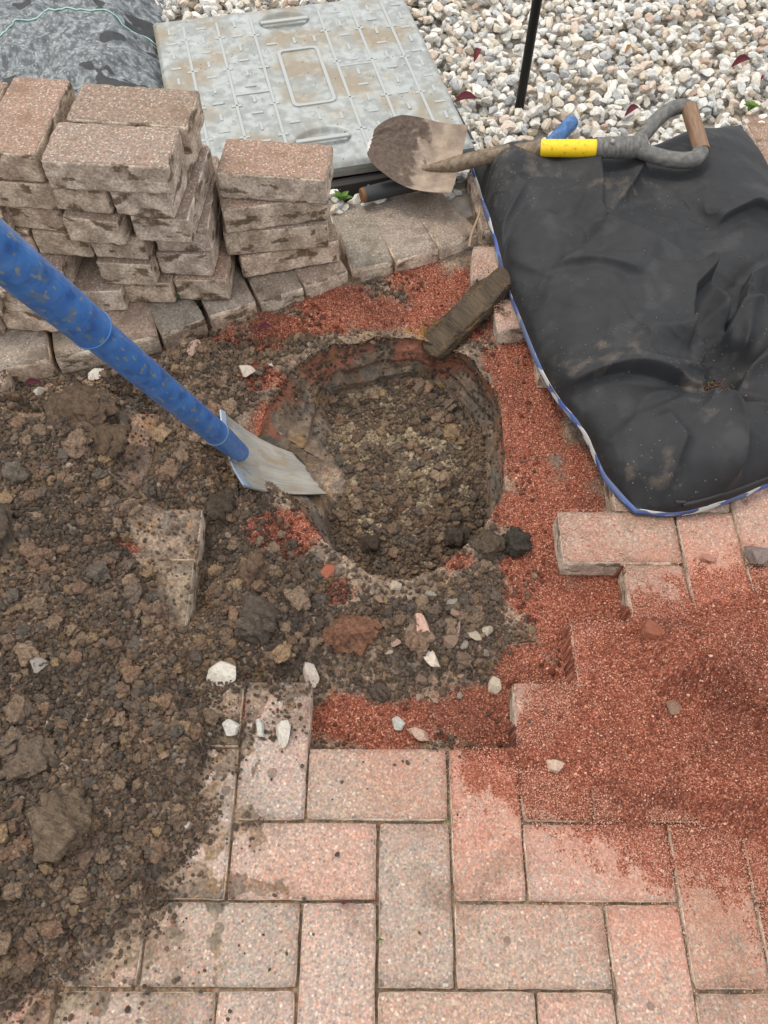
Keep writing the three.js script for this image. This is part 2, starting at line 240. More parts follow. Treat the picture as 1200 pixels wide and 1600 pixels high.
const paveTex = clampEdge(mapTex(2048, (x, z) => {
  worley(x * 210, z * 210, 30); const big = W.d1 < 0.42 && idf(4) > 0.55; if (!big) worley(x * 360, z * 360, 31); let c = PAL_AGG[(idf(1) * PAL_AGG.length) | 0];
  const matrix = [160, 144, 133]; c = mix3(c, matrix, big ? 0.2 : W.d1 > 0.5 ? 0.8 : 0.4); const f = 0.9 + 0.2 * idf(2) + 0.14 * fbm(x * 300, z * 300, 2, 32);
  c = [c[0] * f, c[1] * f, c[2] * f];
  const pink = fbm(x * 6, z * 6, 3, 34); c = mix3(c, [c[0] * 1.04, c[1] * 0.955, c[2] * 0.925], clamp(0.45 + pink));
  const bz = lerpPts(BORDER, x);
  if (z < bz + 0.02) { const g = (c[0] + c[1] + c[2]) / 3; c = mix3(c, [g * 0.93, g * 0.86, g * 0.78], 0.75); c = mix3(c, [100, 88, 74], 0.4 * ss(0.05, 0.4, fbm(x * 30, z * 30, 4, 37))); }
  worley(x * 11, z * 11, 45); if (W.d1 < 0.035 + 0.05 * idf(1) + 0.03 * noise(x * 90, z * 90, 46) && idf(2) > 0.45) c = mix3(c, [98, 84, 74], 0.55);
  c = mix3(c, [c[0] * 0.86, c[1] * 0.85, c[2] * 0.83], ss(0.15, 0.5, fbm(x * 8, z * 8, 4, 47)));
  // sand grains trodden over the blocks beside the heap
  worley(x * 520, z * 520, 21);
  const dens = Math.pow(clamp(1.0 - Math.max(0, -sandDist(x, z)) / 0.2), 1.5) * 1.05 + 0.35 * blobs([[0.5, -0.33, 0.2, 0.1], [0.32, 0.07, 0.13, 0.1], [0.5, 0.2, 0.15, 0.1]], x, z);
  const rr = idf(7);
  if (z > bz && rr < dens * (0.75 + 0.9 * fbm(x * 20, z * 20, 3, 38))) { const s = PAL_RED[1 + ((idf(8) * 5) | 0)]; c = mix3(c, mix3(s, [190, 150, 134], 0.6), 0.75); }
  const se = sandDist(x, z) + 0.045 * fbm(x * 34, z * 34, 4, 48); if (z > bz && se > -0.045) { const sc = sandColor(x, z, 0); if (idf(9) < ss(-0.045, -0.005, se)) c = mix3(c, sc, 0.9); }
  // earth smeared on the blocks beside the spoil
  const so = soilDist(x, z), st = 0.15 * fbm(x * 24, z * 24, 5, 39) + so + 0.03;
  if (st > -0.012 && z > bz) c = mix3(c, soilColor(x, z), 0.92 * ss(-0.012, 0.006, st));
  const bl = blobs(BARE, x, z); if (bl > 0.2) c = mix3(c, soilColor(x, z), 0.85 * ss(0.0, 0.12, fbm(x * 42, z * 42, 4, 40)));
  return c;
}));
const brickTop = colorTex(1024, 1024, (u, v) => {
  const x = u * 0.5, z = v * 0.5; worley(x * 330, z * 330, 131); let c = PAL_AGG[(idf(1) * PAL_AGG.length) | 0]; if (idf(6) > 0.93) c = [222, 208, 192];
  c = mix3(c, [152, 133, 119], W.d1 > 0.5 ? 0.8 : idf(6) > 0.93 ? 0.1 : 0.45); const f = 0.92 + 0.18 * idf(2) + 0.14 * fbm(u * 90, v * 90, 3, 132);
  c = [c[0] * f * 0.88, c[1] * f * 0.87, c[2] * f * 0.86];
  c = mix3(c, [112, 92, 72], 0.42 * ss(0.15, 0.5, fbm(u * 9, v * 9, 5, 133)));
  return c;
});
const brickSide = colorTex(1024, 1024, (u, v) => {
  let c = mix3([168, 151, 135], [212, 196, 178], ss(-0.4, 0.45, fbm(u * 14, v * 14, 5, 141)));
  c = mix3(c, [96, 80, 62], 0.8 * ss(0.16, 0.42, fbm(u * 11 + 5, v * 20, 5, 142)));
  c = mix3(c, [188, 174, 160], 0.5 * ss(0.25, 0.5, fbm(u * 60, v * 16, 3, 143)));
  worley(u * 160, v * 160, 144); const k = 0.86 + 0.26 * idf(1); return [c[0] * k, c[1] * k, c[2] * k];
});
const concBump = grayTex(512, 512, (u, v) => { worley(u * 60, v * 60, 151); return clamp(0.75 - 0.5 * W.d1 + 0.25 * fbm(u * 30, v * 30, 4, 152)); });

// ---------------------------------------------------------------- ground sheet: bedding, hole, spoil heap, sand heap
function axis(a, b, step, far) { const l = []; for (let x = a; x <= b + 1e-6; x += step) l.push(x); let s = step; const lo = [], hi = []; let x0 = a, x1 = l[l.length - 1]; while (x0 > -far) { s *= 1.35; x0 -= s; lo.unshift(x0); } s = step; while (x1 < far) { s *= 1.35; x1 += s; hi.push(x1); } return lo.concat(l, hi); }
const AX = axis(-0.72, 0.86, 0.0027, 14), AZ = axis(-1.16, 0.4, 0.0027, 14);
const uvScale = 6; let wallPos = null;
{
  const nx = AX.length, nz = AZ.length, pos = new Float32Array(nx * nz * 3), uv = new Float32Array(nx * nz * 2), cls = new Uint8Array(nx * nz);
  for (let j = 0, k = 0; j < nz; j++) for (let i = 0; i < nx; i++, k++) {
    const x = AX[i], z = AZ[j]; pos[k * 3] = x; const rd = rimDist(x, z); pos[k * 3 + 1] = rd > 0.012 ? floorY(x, z) - 0.0 : openGround(x, z) - (rd > -0.2 ? trench(x, z) * 0.6 : 0); pos[k * 3 + 2] = z; cls[k] = rd > 0 && rd < 0.012 ? 3 : rd >= 0.012 ? 0 : T.cls;
    uv[k * 2] = (x - MAP.x0) / MAP.s; uv[k * 2 + 1] = (z - MAP.z0) / MAP.s;
  }
  const idx = [[], [], [], []];
  for (let j = 0; j < nz - 1; j++) for (let i = 0; i < nx - 1; i++) { const a = j * nx + i, b = a + nx; if (cls[a] === 3 || cls[b] === 3 || cls[a + 1] === 3 || cls[b + 1] === 3) continue; const l = idx[cls[a]]; l.push(a, b, a + 1, a + 1, b, b + 1); }
  const whole = new THREE.BufferGeometry(); whole.setAttribute('position', new THREE.BufferAttribute(pos, 3)); whole.setIndex(idx[0].concat(idx[1], idx[2])); whole.computeVertexNormals();
  const nor = whole.attributes.normal.array;
  const mat = std({ map: groundTex, bumpMap: grit.clone(), bumpScale: 0.004, roughness: 0.96 });
  mat.bumpMap.repeat.set(uvScale, uvScale); mat.bumpMap.needsUpdate = true;
  const names = ['ground', 'soil_heap', 'sand_heap'];
  const made = idx.slice(0, 3).map((l, c) => {
    const map = new Map(), p = [], n = [], t = [], q = [];
    for (const v of l) { let m = map.get(v); if (m === undefined) { m = map.size; map.set(v, m); p.push(pos[v * 3], pos[v * 3 + 1], pos[v * 3 + 2]); n.push(nor[v * 3], nor[v * 3 + 1], nor[v * 3 + 2]); t.push(uv[v * 2], uv[v * 2 + 1]); } q.push(m); }
    const g = new THREE.BufferGeometry(); g.setAttribute('position', new THREE.Float32BufferAttribute(p, 3)); g.setAttribute('normal', new THREE.Float32BufferAttribute(n, 3)); g.setAttribute('uv', new THREE.Float32BufferAttribute(t, 2)); g.setIndex(q);
    return mesh(names[c], g, mat);
  });
  const rim = new THREE.CatmullRomCurve3(RIM.map(([x, z]) => V(x, 0, z)), true, 'centripetal'), N = 420, M = 46, per = rim.getLength(), ring = rim.getSpacedPoints(N);
  const inward = ring.map((p, i) => { const a = ring[(i + N - 3) % N], b = ring[(i + 3) % N], n = V(b.z - a.z, 0, a.x - b.x).normalize(); return sdPoly(RIM, p.x + n.x * 0.01, p.z + n.z * 0.01) > 0 ? n : n.negate(); });
  const wall = gridGeo(N, M, (i, j) => {
    const p = ring[i % N], n = inward[i % N], w = wallWidth(p.x, p.z), f = clamp((j - 5) / (M - 5)), lip = j < 5 ? -0.022 + 0.0056 * j : 0, under = w < 0.03 ? -0.012 * Math.sin(f * Math.PI) : 0;
    const d = (j < 5 ? lip : f * w * 1.04) + under + 0.014 * fbm(i * 0.11 * per * 60 / N, f * 5, 4, 66) * Math.sin(f * Math.PI), x = p.x + n.x * d, z = p.z + n.z * d;
    const yt = openGround(p.x - n.x * 0.012, p.z - n.z * 0.012) - 0.006, y = mix(yt, floorY(p.x + n.x * w * 1.04, p.z + n.z * w * 1.04) - 0.012, f) - trench(x, z) * (1 - f * f) * (j < 5 ? 0.6 : 1) + 0.004 * fbm(i * 0.22, f * 14, 4, 67);
    return [x, y, z, i / N, (yt - y) / 0.26];
  });
  const clayTex = colorTex(1536, 256, (u, v) => {
    const x = u * per, y = v * 0.26; let c = mix3([100, 84, 69], [128, 109, 91], ss(-0.4, 0.4, fbm(x * 30, y * 34, 5, 68))); c = mix3(c, [92, 86, 79], 0.8 * ss(-0.1, 0.25, fbm(x * 11 + 3, y * 13, 5, 69)));
    c = mix3(c, [136, 84, 64], 0.85 * ss(0.1, -0.15, (y - 0.03) * 9 + 0.9 * fbm(x * 14, y * 14, 4, 70))); c = mix3(c, [128, 98, 58], 0.5 * ss(0.22, 0.4, fbm(x * 16 + 8, y * 22, 4, 72))); worley(x * 240, y * 240, 73); const k = 0.88 + 0.22 * idf(1); return [c[0] * k, c[1] * k, c[2] * k];
  });
  wallPos = wall.attributes.position; mesh('hole_wall', wall, std({ map: clayTex, bumpMap: grit, bumpScale: 0.0025, roughness: 0.92, side: THREE.DoubleSide }), made[0]);
  tag(made[0], 'dug-out bed of red sand and brown earth with a round hole', 'ground', null, 'structure');
  tag(made[1], 'heap of dug brown earth spread over the paving beside the hole', 'soil', null, 'stuff');
  tag(made[2], 'heap of loose red sand spilt over the block paving', 'sand', null, 'stuff');
}

// ---------------------------------------------------------------- concrete blocks
function brickGeo(L, Hh, D, seed, o = {}) {
  const { r = 0.005, sx = 16, sy = 5, sz = 9, rough = 0.0009, top = null, chips = 0.002 } = o;
  const g = new THREE.BoxGeometry(L, Hh, D, sx, sy, sz), p = g.attributes.position, n = g.attributes.normal, uv = g.attributes.uv, R = rng(seed), ou = R() * 0.9, ov = R() * 0.9;
  const h = [L / 2, Hh / 2, D / 2];
  for (let i = 0; i < p.count; i++) {
    let x = p.getX(i), y = p.getY(i), z = p.getZ(i); const fx = n.getX(i), fy = n.getY(i);
    const near = (Math.abs(x) > h[0] - 0.012) + (Math.abs(y) > h[1] - 0.012) + (Math.abs(z) > h[2] - 0.012);
    const rr = r * (1 + (near > 1 ? 0.9 * clamp(noise(x * 45 + seed, (y + z) * 45, seed) + 0.1) * (chips / 0.002) : 0));
    const ix = clamp(x, -h[0] + rr, h[0] - rr), iy = clamp(y, -h[1] + rr, h[1] - rr), iz = clamp(z, -h[2] + rr, h[2] - rr);
    let dx = x - ix, dy = y - iy, dz = z - iz; const l = Math.hypot(dx, dy, dz) || 1; dx /= l; dy /= l; dz /= l;
    const k = rr + rough * 2 * fbm(x * 60 + seed * 3.7, (y * 0.8 + z) * 60 + y * 31, 3, seed);
    if (fy > 0.5) { uv.setXY(i, top ? x : x * 2 + ou, top ? z : z * 2 + ov); } else if (Math.abs(fx) > 0.5) uv.setXY(i, z * 2 + ou, y * 2 + ov); else uv.setXY(i, x * 2 + ou, (fy < -0.5 ? z : y) * 2 + ov);
    p.setXYZ(i, ix + dx * k, iy + dy * k, iz + dz * k); n.setXYZ(i, dx, dy, dz);
  }
  const gr = g.groups.map((q) => ({ ...q })); g.clearGroups(); gr.forEach((q) => g.addGroup(q.start, q.count, q.materialIndex === 2 ? 1 : 0));
  return g;
}
const cb = concBump.clone(); cb.repeat.set(1.2, 1.2); cb.needsUpdate = true;
const paveBump = concBump.clone(); paveBump.repeat.set(9, 9); paveBump.needsUpdate = true;
const tint = (r, g, b) => new THREE.Color().setRGB(r, g, b);
const sideMats = [[1, 1, 1], [0.95, 0.93, 0.9], [0.88, 0.85, 0.8], [1.02, 0.96, 0.91]].map((c) => std({ map: brickSide, bumpMap: cb, bumpScale: 0.0012, color: tint(...c), roughness: 0.95 }));
const topMats = [[1, 1, 1], [0.94, 0.9, 0.86], [1.05, 0.95, 0.9], [0.9, 0.88, 0.85]].map((c) => std({ map: brickTop, bumpMap: cb, bumpScale: 0.0015, color: tint(...c), roughness: 0.93 }));
const paveMats = [[1, 1, 1], [0.86, 0.9, 0.89], [1.03, 0.93, 0.89], [0.92, 0.9, 0.86]].map((c) => std({ map: paveTex, bumpMap: paveBump, bumpScale: 0.0012, color: tint(...c), roughness: 0.92 }));
const paving = base('block_paving'); tag(paving, 'pinkish grey concrete block paving laid in a herringbone pattern', 'paving', null, 'structure');
function paver(parent, cx, cz, L, D, yaw, seed, y = 0, tilt = 0) {
  const g = brickGeo(L, 0.06, D, seed, { top: true, sx: 12, sy: 4, sz: 8, r: 0.0045 });
  const m = new THREE.Mesh(g, [sideMats[seed % 4], paveMats[(seed * 7 + 3) % 4]]); m.name = 'paver'; m.castShadow = m.receiveShadow = true;
  m.position.set(cx, y - 0.03, cz); m.rotation.set(tilt, yaw, tilt * 0.6); parent.add(m); m.updateMatrixWorld(true);
  const p = g.attributes.position, uv = g.attributes.uv, n = g.attributes.normal, v = new THREE.Vector3();   // top faces read the shared map in metres
  const tg = g.groups.find((q) => q.materialIndex === 1), ix = g.index;
  for (let i = tg.start; i < tg.start + tg.count; i++) { const a = ix.getX(i); v.fromBufferAttribute(p, a).applyMatrix4(m.matrixWorld); uv.setXY(a, (v.x - MAP.x0) / MAP.s, (v.z - MAP.z0) / MAP.s); }
  return m;
}
LAID.forEach(([cx, cz, w, d, yaw, up, tilt], i) => paver(paving, cx, cz, w, d, yaw, 100 + i, up, tilt));
{
  const border = base('block_border'); tag(border, 'curved row of weathered grey blocks between the paving and the gravel', 'edging', null, 'structure');
  // joints along the front edge, and the joints at the back that give each block its turn
  const F = [[-0.95, -0.62], [-0.85, -0.648], [-0.745, -0.676], [-0.64, -0.708], [-0.536, -0.741], [-0.434, -0.77], [-0.336, -0.803], [-0.247, -0.853], [-0.149, -0.898], [-0.055, -0.94], [0.037, -0.992], [0.132, -1.02], [0.23, -1.06], [0.319, -1.112], [0.42, -1.125], [0.522, -1.122], [0.624, -1.12], [0.726, -1.12], [0.828, -1.12], [0.93, -1.12], [1.032, -1.12], [1.134, -1.12]];
  for (let i = 0; i < F.length - 1; i++) {
    const [ax, az] = F[i], [bx, bz] = F[i + 1], l = Math.hypot(bx - ax, bz - az), a = Math.atan2(bz - az, bx - ax), nx = Math.sin(a), nz = -Math.cos(a);
    paver(border, (ax + bx) / 2 + nx * 0.1, (az + bz) / 2 + nz * 0.1, Math.min(l, 0.106) - 0.0065, 0.198, -a + (hf(i, 1, 1) - 0.5) * 0.03, 700 + i, 0.002 + (hf(i, 2, 2) - 0.5) * 0.005, (hf(i, 3, 3) - 0.5) * 0.01).name = 'block';
  }
  [[1.09, -1.5, 0.2, 0.1, 4], [1.095, -1.395, 0.2, 0.1, 2], [1.1, -1.29, 0.2, 0.1, 3]].forEach(([x, z, l, d, t], i) => { const m = mesh('block', brickGeo(l, 0.06, d, 760 + i), [sideMats[i], topMats[2]], border); m.position.set(x, -0.03, z); m.rotation.y = rad(t); });
}
// loose blocks stacked by the edging
const bigVariants = [], smallVariants = [];
for (let i = 0; i < 7; i++) { bigVariants.push(brickGeo(0.2125, 0.0568, 0.1055, 300 + i, { r: 0.0045, sx: 34, sy: 10, sz: 18, rough: 0.0011, chips: 0.003 })); smallVariants.push(brickGeo(0.206, 0.0578, 0.1035, 320 + i, { r: 0.0045, sx: 34, sy: 10, sz: 18, rough: 0.0011, chips: 0.003 })); }
const stackList = [
  [-0.353, 0.286, -0.912, -3.6, 'S', 'top front block of the tall stack, long side facing out'],
  [-0.333, 0.286, -1.022, -5.3, 'S', 'top block of the tall stack behind the front one, beside the cover'],
  [-0.517, 0.286, -0.991, -5, 'H', 'top block of the tall stack turned end-on, left of the two long ones'],
  [-0.628, 0.286, -0.985, -4, 'H', 'top block of the tall stack cut off by the picture edge'],
  [-0.303, 0.228, -0.972, -7, 'H', 'block end right under the long top front block, fifth layer'],
  [-0.411, 0.228, -0.984, -8, 'H', 'rounded block end under the left part of the top front block'],
  [-0.573, 0.228, -0.943, -5, 'S', 'mud-caked long block under the end-on top block of the tall stack'],
  [-0.568, 0.228, -1.055, -3, 'S', 'block behind the mud-caked long one in the tall stack'],
  [-0.287, 0.171, -0.975, -4.4, 'H', 'block end jutting out right in the fourth layer of the tall stack'],
  [-0.402, 0.171, -0.968, -7.6, 'H', 'block end jutting forward in the middle of the fourth layer'],
  [-0.512, 0.171, -1.003, -9, 'H', 'set-back block end in the fourth layer above the blue spade shaft'],
  [-0.62, 0.171, -0.998, -6, 'H', 'dark block end in the fourth layer at the picture edge'],
  [-0.276, 0.114, -1.015, 0.8, 'H', 'recessed block shaded by the jutting block, third layer, beside the small stack'],
  [-0.382, 0.114, -0.993, -5, 'H', 'thin looking block end in the middle of the third layer'],
  [-0.489, 0.114, -1.0, -5, 'H', 'recessed block end in the third layer above the low blocks'],
  [-0.598, 0.114, -1.01, -5, 'H', 'third layer block behind the flat low block and the spade'],
  [-0.276, 0.057, -1.011, -3.1, 'H', 'block end nearest the small stack in the second layer'],
  [-0.385, 0.057, -0.983, -3, 'H', 'block end jutting forward in the second layer, beside a dark gap'],
  [-0.256, 0.0, -1.001, -1.1, 'H', 'bottom block end of the tall stack nearest the small stack'],
  [-0.363, 0.0, -0.993, -1.4, 'H', 'bottom block end set back between two others of the tall stack'],
  [-0.466, 0.0, -0.968, 3, 'H', 'bottom block end stained dark with earth near the spade shaft'],
  [-0.552, 0.057, -0.905, -5, 'H', 'flat low block with its top bare, crossed by the blue spade shaft'],
  [-0.66, 0.057, -0.9, -4, 'H', 'low block next to the flat one, cut off by the picture edge'],
  [-0.577, 0.0, -0.913, -5, 'H', 'bottom block under the flat low block behind the blue shaft'],
  [-0.686, 0.0, -0.905, -4, 'H', 'bottom block under the low pair at the picture edge'],
];
stackList.forEach(([x, y, z, yaw, k, label], i) => {
  const m = mesh('loose_block', bigVariants[i % 7], [sideMats[(i * 5) % 4], topMats[(i * 3) % 4]]);
  m.position.set(x, y + 0.0325, z); m.rotation.y = rad(yaw + (k === 'H' ? 90 : 0) + (i % 2 ? 180 : 0)); m.scale.y = 0.998; tag(m, label, 'block', 'loose blocks in the tall stack');
});
[[-0.099, 0.174, -1.031, -5.2, 'top block of the small four-block stack, turned slightly'], [-0.111, 0.116, -1.029, 12.6, 'second block down in the small stack, twisted the other way'],
  [-0.113, 0.058, -1.025, 8, 'third block down in the small stack with a clean long face'], [-0.098, 0, -1.034, 15, 'bottom block of the small stack lying on the curved edging']].forEach(([x, y, z, yaw, label], i) => {
  const m = mesh('loose_block', smallVariants[i], [sideMats[i], topMats[(i * 3 + 2) % 4]]); m.position.set(x, y + 0.033, z); m.rotation.y = rad(yaw); tag(m, label, 'block', 'loose blocks in the small stack');
});

// ---------------------------------------------------------------- stones, clods, crumbs and gravel
function rock(seed, detail, { cuts = 7, rough = 0.12, squash = [1, 0.7, 0.85], crease = 0, deep = 0 } = {}) {
  const R = rng(seed); let g = new THREE.IcosahedronGeometry(1, detail); g.deleteAttribute('normal'); g.deleteAttribute('uv'); g = mergeVertices(g, 1e-4);
  const p = g.attributes.position, planes = [];
  for (let i = 0; i < cuts; i++) { const a = R() * 6.283, c = R() * 2 - 1, s = Math.sqrt(1 - c * c); planes.push([Math.cos(a) * s, c, Math.sin(a) * s, 0.55 - deep + (0.35 + deep * 0.5) * R()]); }
  for (let i = 0; i < p.count; i++) {
    let x = p.getX(i), y = p.getY(i), z = p.getZ(i);
    for (const [a, b, c, d] of planes) { const q = x * a + y * b + z * c - d; if (q > 0) { x -= a * q; y -= b * q; z -= c * q; } }
    const k = 1 + rough * (fbm(x * 2.2 + seed, y * 2.2 + z * 1.3, 3, seed) + 0.5 * fbm(z * 5 + y * 3, x * 5 - y * 2, 2, seed + 3));
    p.setXYZ(i, x * k * squash[0], y * k * squash[1], z * k * squash[2]);
  }
  const uv = new Float32Array(p.count * 2); for (let i = 0; i < p.count; i++) { uv[i * 2] = p.getX(i) * 0.5 + p.getY(i) * 0.21; uv[i * 2 + 1] = p.getZ(i) * 0.5 + p.getY(i) * 0.33; }
  g.setAttribute('uv', new THREE.BufferAttribute(uv, 2));
  if (crease) { g = toCreasedNormals(g, crease); } else g.computeVertexNormals();
  return g;
}
const stoneTex = colorTex(512, 512, (u, v) => { const a = 250 + 34 * fbm(u * 8, v * 8, 5, 161), s = noise(u * 3 + 2 * fbm(u * 4, v * 4, 3, 163), v * 14, 162) > 0.28 ? 0.86 : 1; return [a * s, a * s * 0.985, a * s * 0.96]; });
const clodTex = colorTex(512, 512, (u, v) => { const a = 238 + 70 * fbm(u * 9, v * 9, 5, 171); worley(u * 40, v * 40, 172); const k = 0.86 + 0.2 * idf(1); return [a * k, a * k * 0.97, a * k * 0.93]; });
const stoneMat = (c, o = {}) => std({ color: c, map: stoneTex, bumpMap: fine, bumpScale: 0.0015, roughness: 0.75, ...o });
const clodMat = (c, o = {}) => std({ color: c, map: clodTex, bumpMap: grit, bumpScale: 0.004, roughness: 0.97, ...o });
const smallRocks = []; for (let i = 0; i < 6; i++) smallRocks.push(rock(500 + i, 1, { cuts: 6, rough: 0.3, squash: [1, 0.75, 0.85], crease: 0.7 }));
const clodRocks = []; for (let i = 0; i < 9; i++) clodRocks.push(rock(530 + i, 5, { cuts: 5, rough: 0.62, squash: [1, 0.68, 0.86] }));
const gravelRocks = []; for (let i = 0; i < 9; i++) gravelRocks.push(rock(560 + i, 4, { cuts: 14, rough: 0.1, squash: [1, 0.66, 0.78], crease: 0.4 }));
const angRocks = []; for (let i = 0; i < 8; i++) angRocks.push(rock(580 + i, 5, { cuts: 16, rough: 0.1, squash: [1, 0.62, 0.8], crease: 0.35, deep: 0.22 }));
const srgb = (r, g, b) => new THREE.Color().setRGB(r / 255, g / 255, b / 255, THREE.SRGBColorSpace);
const Q = new THREE.Quaternion(), E3 = new THREE.Euler(), M4 = new THREE.Matrix4(), S3 = new THREE.Vector3(), P3 = new THREE.Vector3();
function scatter(name, label, category, geos, mat, items) {      // what nobody could count: one object
  const root = base(name); tag(root, label, category, null, 'stuff');
  geos.forEach((g, v) => {
    const l = items.filter((it) => it.v % geos.length === v); if (!l.length) return;
    const m = new THREE.InstancedMesh(g, mat, l.length); m.name = category.split(' ').pop() + '_pieces'; m.castShadow = m.receiveShadow = true; m.userData.kind = 'stuff';
    l.forEach((it, i) => { Q.setFromEuler(E3.set(it.e[0], it.e[1], it.e[2])); M4.compose(P3.set(it.x, it.y, it.z), Q, S3.set(it.r * it.s[0], it.r * it.s[1], it.r * it.s[2])); m.setMatrixAt(i, M4); m.setColorAt(i, it.c); });
    root.add(m);
  });
  return root;
}
const item = (R, x, y, z, r, c, v) => ({ x, y, z, r, c, v, e: [R() * 6.28, R() * 6.28, R() * 6.28], s: [0.85 + R() * 0.3, 0.8 + R() * 0.3, 0.85 + R() * 0.3] });
const SOILC = [[146, 125, 108], [160, 139, 120], [132, 117, 105], [120, 111, 103], [170, 148, 127], [172, 147, 118], [148, 123, 105], [158, 130, 110]];
const looked = { y: null };
{ const x0 = -0.76, z0 = -1.08, st = 0.0035, nx = 530, nz = 440, A = [0, 1, 2, 3].map(() => new Float32Array(nx * nz)); for (let j = 0, k = 0; j < nz; j++) for (let i = 0; i < nx; i++, k++) { A[0][k] = terrain(x0 + i * st, z0 + j * st); A[1][k] = T.red; A[2][k] = T.soil; A[3][k] = T.hole; }
  looked.at = (x, z) => { let u = clamp((x - x0) / st, 0, nx - 1.01), v = clamp((z - z0) / st, 0, nz - 1.01); const i = u | 0, j = v | 0, k = j * nx + i; u -= i; v -= j; T.red = A[1][k]; T.soil = A[2][k]; T.hole = A[3][k]; const a = A[0], p = a[k] + (a[k + 1] - a[k]) * u, q = a[k + nx] + (a[k + nx + 1] - a[k + nx]) * u; return T.y = p + (q - p) * v; }; }
const eye = camera.position, fr = new THREE.Frustum().setFromProjectionMatrix(new THREE.Matrix4().multiplyMatrices(camera.projectionMatrix, camera.matrixWorldInverse));
const underPile = (x, z) => (z < -0.86 && x < 0.02 && z > -1.13 && x > -0.75);
{
  const R = rng(21), crumbs = [], clods = [], grains = [];
  let tries = 0;
  while (crumbs.length < 72000 && tries++ < 400000) {
    const x = -0.72 + R() * 1.12, z = -1.02 + R() * 1.42, y = looked.at(x, z);
    const bz = lerpPts(BORDER, x); if (z < bz + 0.004) continue;
    const blk = onBlock(x, z), so0 = soilDist(x, z), bareHere = blobs(BARE, x, z); let lift = 0; if (trench(x, z) > 0.012) continue; const rdh = rimDist(x, z); if (rdh > -0.035 && rdh <= 0 && R() < 0.75) continue; if (blk && ((bareHere > 0.25 && R() < 0.9) || (x > 0.27 && y < 0 && R() < 0.93))) continue;
    const dens = Math.max(blk && y < 0.0 ? 0.5 * Math.exp(Math.min(0, so0 - 0.05) / 0.055) * clamp(0.35 + 1.8 * fbm(x * 22, z * 22, 3, 44)) : 0, T.soil * (1 - 0.6 * T.red), 0.16 * T.red * ss(-0.1, 0.3, fbm(x * 10, z * 10, 3, 79)) * (blk ? 0 : 1), 0.4 * (x < 0.36 && z < -0.01 ? 1 - T.red : 0), T.hole > 0.05 ? 0.85 : 0); const wallHere = T.hole > 0 && T.hole < 0.97; if (wallHere && (x > 0 || R() < 0.7)) continue;
    if (R() > dens) continue;
    if (blk && y < -0.001) lift = 0.0008 - y;
    const fine1 = R(); let r = 0.0016 + 0.0042 * Math.pow(R(), 2.2); if (fine1 > 0.93) r = 0.004 + 0.006 * R() * R();
    if (wallHere) r = Math.min(r, 0.0032); const q = R(), t = fbm(x * 12, z * 12, 2, 25); let c = SOILC[(R() * SOILC.length) | 0];
    if (t < -0.1) c = mix3(c, [116, 102, 88], 0.5);
    if (q > 0.985) c = [190, 178, 164]; else if (q > 0.975) c = [158, 112, 90]; else if (q > 0.94) c = [140, 132, 124];
    if (T.red > 0.5 && R() < 0.7) c = [146, 80, 60];
    c = mix3(c, [104, 93, 84], 0.55 * ss(0.02, 0.3, fbm(x * 7, z * 7, 3, 49))); c = mix3(c, [168, 136, 100], 0.3 * ss(0.1, 0.35, fbm(x * 9 + 5, z * 9, 3, 50)));
    const k = 0.85 + 0.3 * R();
    if (lift) r *= 0.7;
    if (T.hole > 0.7) { const q2 = chalk(x, z); if (q2 > 0.1 && R() < 0.25 + q2 * 0.75) c = mix3(c, [214, 197, 168], 0.85); else if (R() < 0.5) c = mix3(c, [156, 138, 116], 0.5); }
    crumbs.push(item(R, x, y + lift + r * 0.35, z, r, srgb(c[0] * k, c[1] * k, c[2] * k), (R() * 6) | 0));
  }
  for (let q = 0; q < 5200; q++) { const k = (R() * wallPos.count) | 0, x = wallPos.getX(k), y = wallPos.getY(k), z = wallPos.getZ(k); if (trench(x, z) > 0.02 || fbm(x * 20, z * 20 + y * 25, 3, 78) < -0.08) continue; const r = 0.0012 + 0.0045 * Math.pow(R(), 3), c = mix3(SOILC[(R() * SOILC.length) | 0], [132, 88, 68], R() < 0.12 ? 0.8 : 0), kk = 0.72 + 0.25 * R(); crumbs.push(item(R, x, y, z, r, srgb(c[0] * kk, c[1] * kk, c[2] * kk), (R() * 6) | 0)); }
  tries = 0;
  while (clods.length < 3200 && tries++ < 90000) {
    const x = -0.72 + R() * 1.1, z = -0.95 + R() * 1.32, y = looked.at(x, z);
    const bz = lerpPts(BORDER, x); if (z < bz + 0.02 || T.soil < 0.75 || R() < T.red * 0.8) continue;
    if (blobs(BARE, x, z) > 0.3 && R() < 0.85) continue;
    if (T.hole > 0 && T.hole < 1) continue; if (onBlock(x, z) && y < 0.003) continue; if (trench(x, z) > 0.01 || (rimDist(x, z) > -0.04 && rimDist(x, z) <= 0)) continue;
    let r = 0.0042 + 0.0105 * Math.pow(R(), 2.8); if (R() > 0.985) r = 0.014 + 0.01 * R(); if (Math.hypot(x + 0.09, z + 0.545) < 0.1) r = Math.min(r, 0.006);
    const c = SOILC[(R() * SOILC.length) | 0], k = 0.84 + 0.28 * R();
    clods.push(item(R, x, y + r * 0.28, z, r, srgb(c[0] * k, c[1] * k, c[2] * k), (R() * 9) | 0));
  }
  // the 300 clods that show largest are things of their own
  const size = (a) => a.r / Math.hypot(a.x - eye.x, a.y - eye.y, a.z - eye.z);
  const seen = clods.filter((a) => fr.containsPoint(P3.set(a.x, a.y, a.z))).sort((a, b) => size(b) - size(a)).slice(0, 270), set = new Set(seen);
  const mats = SOILC.map((c) => clodMat(srgb(...c)));
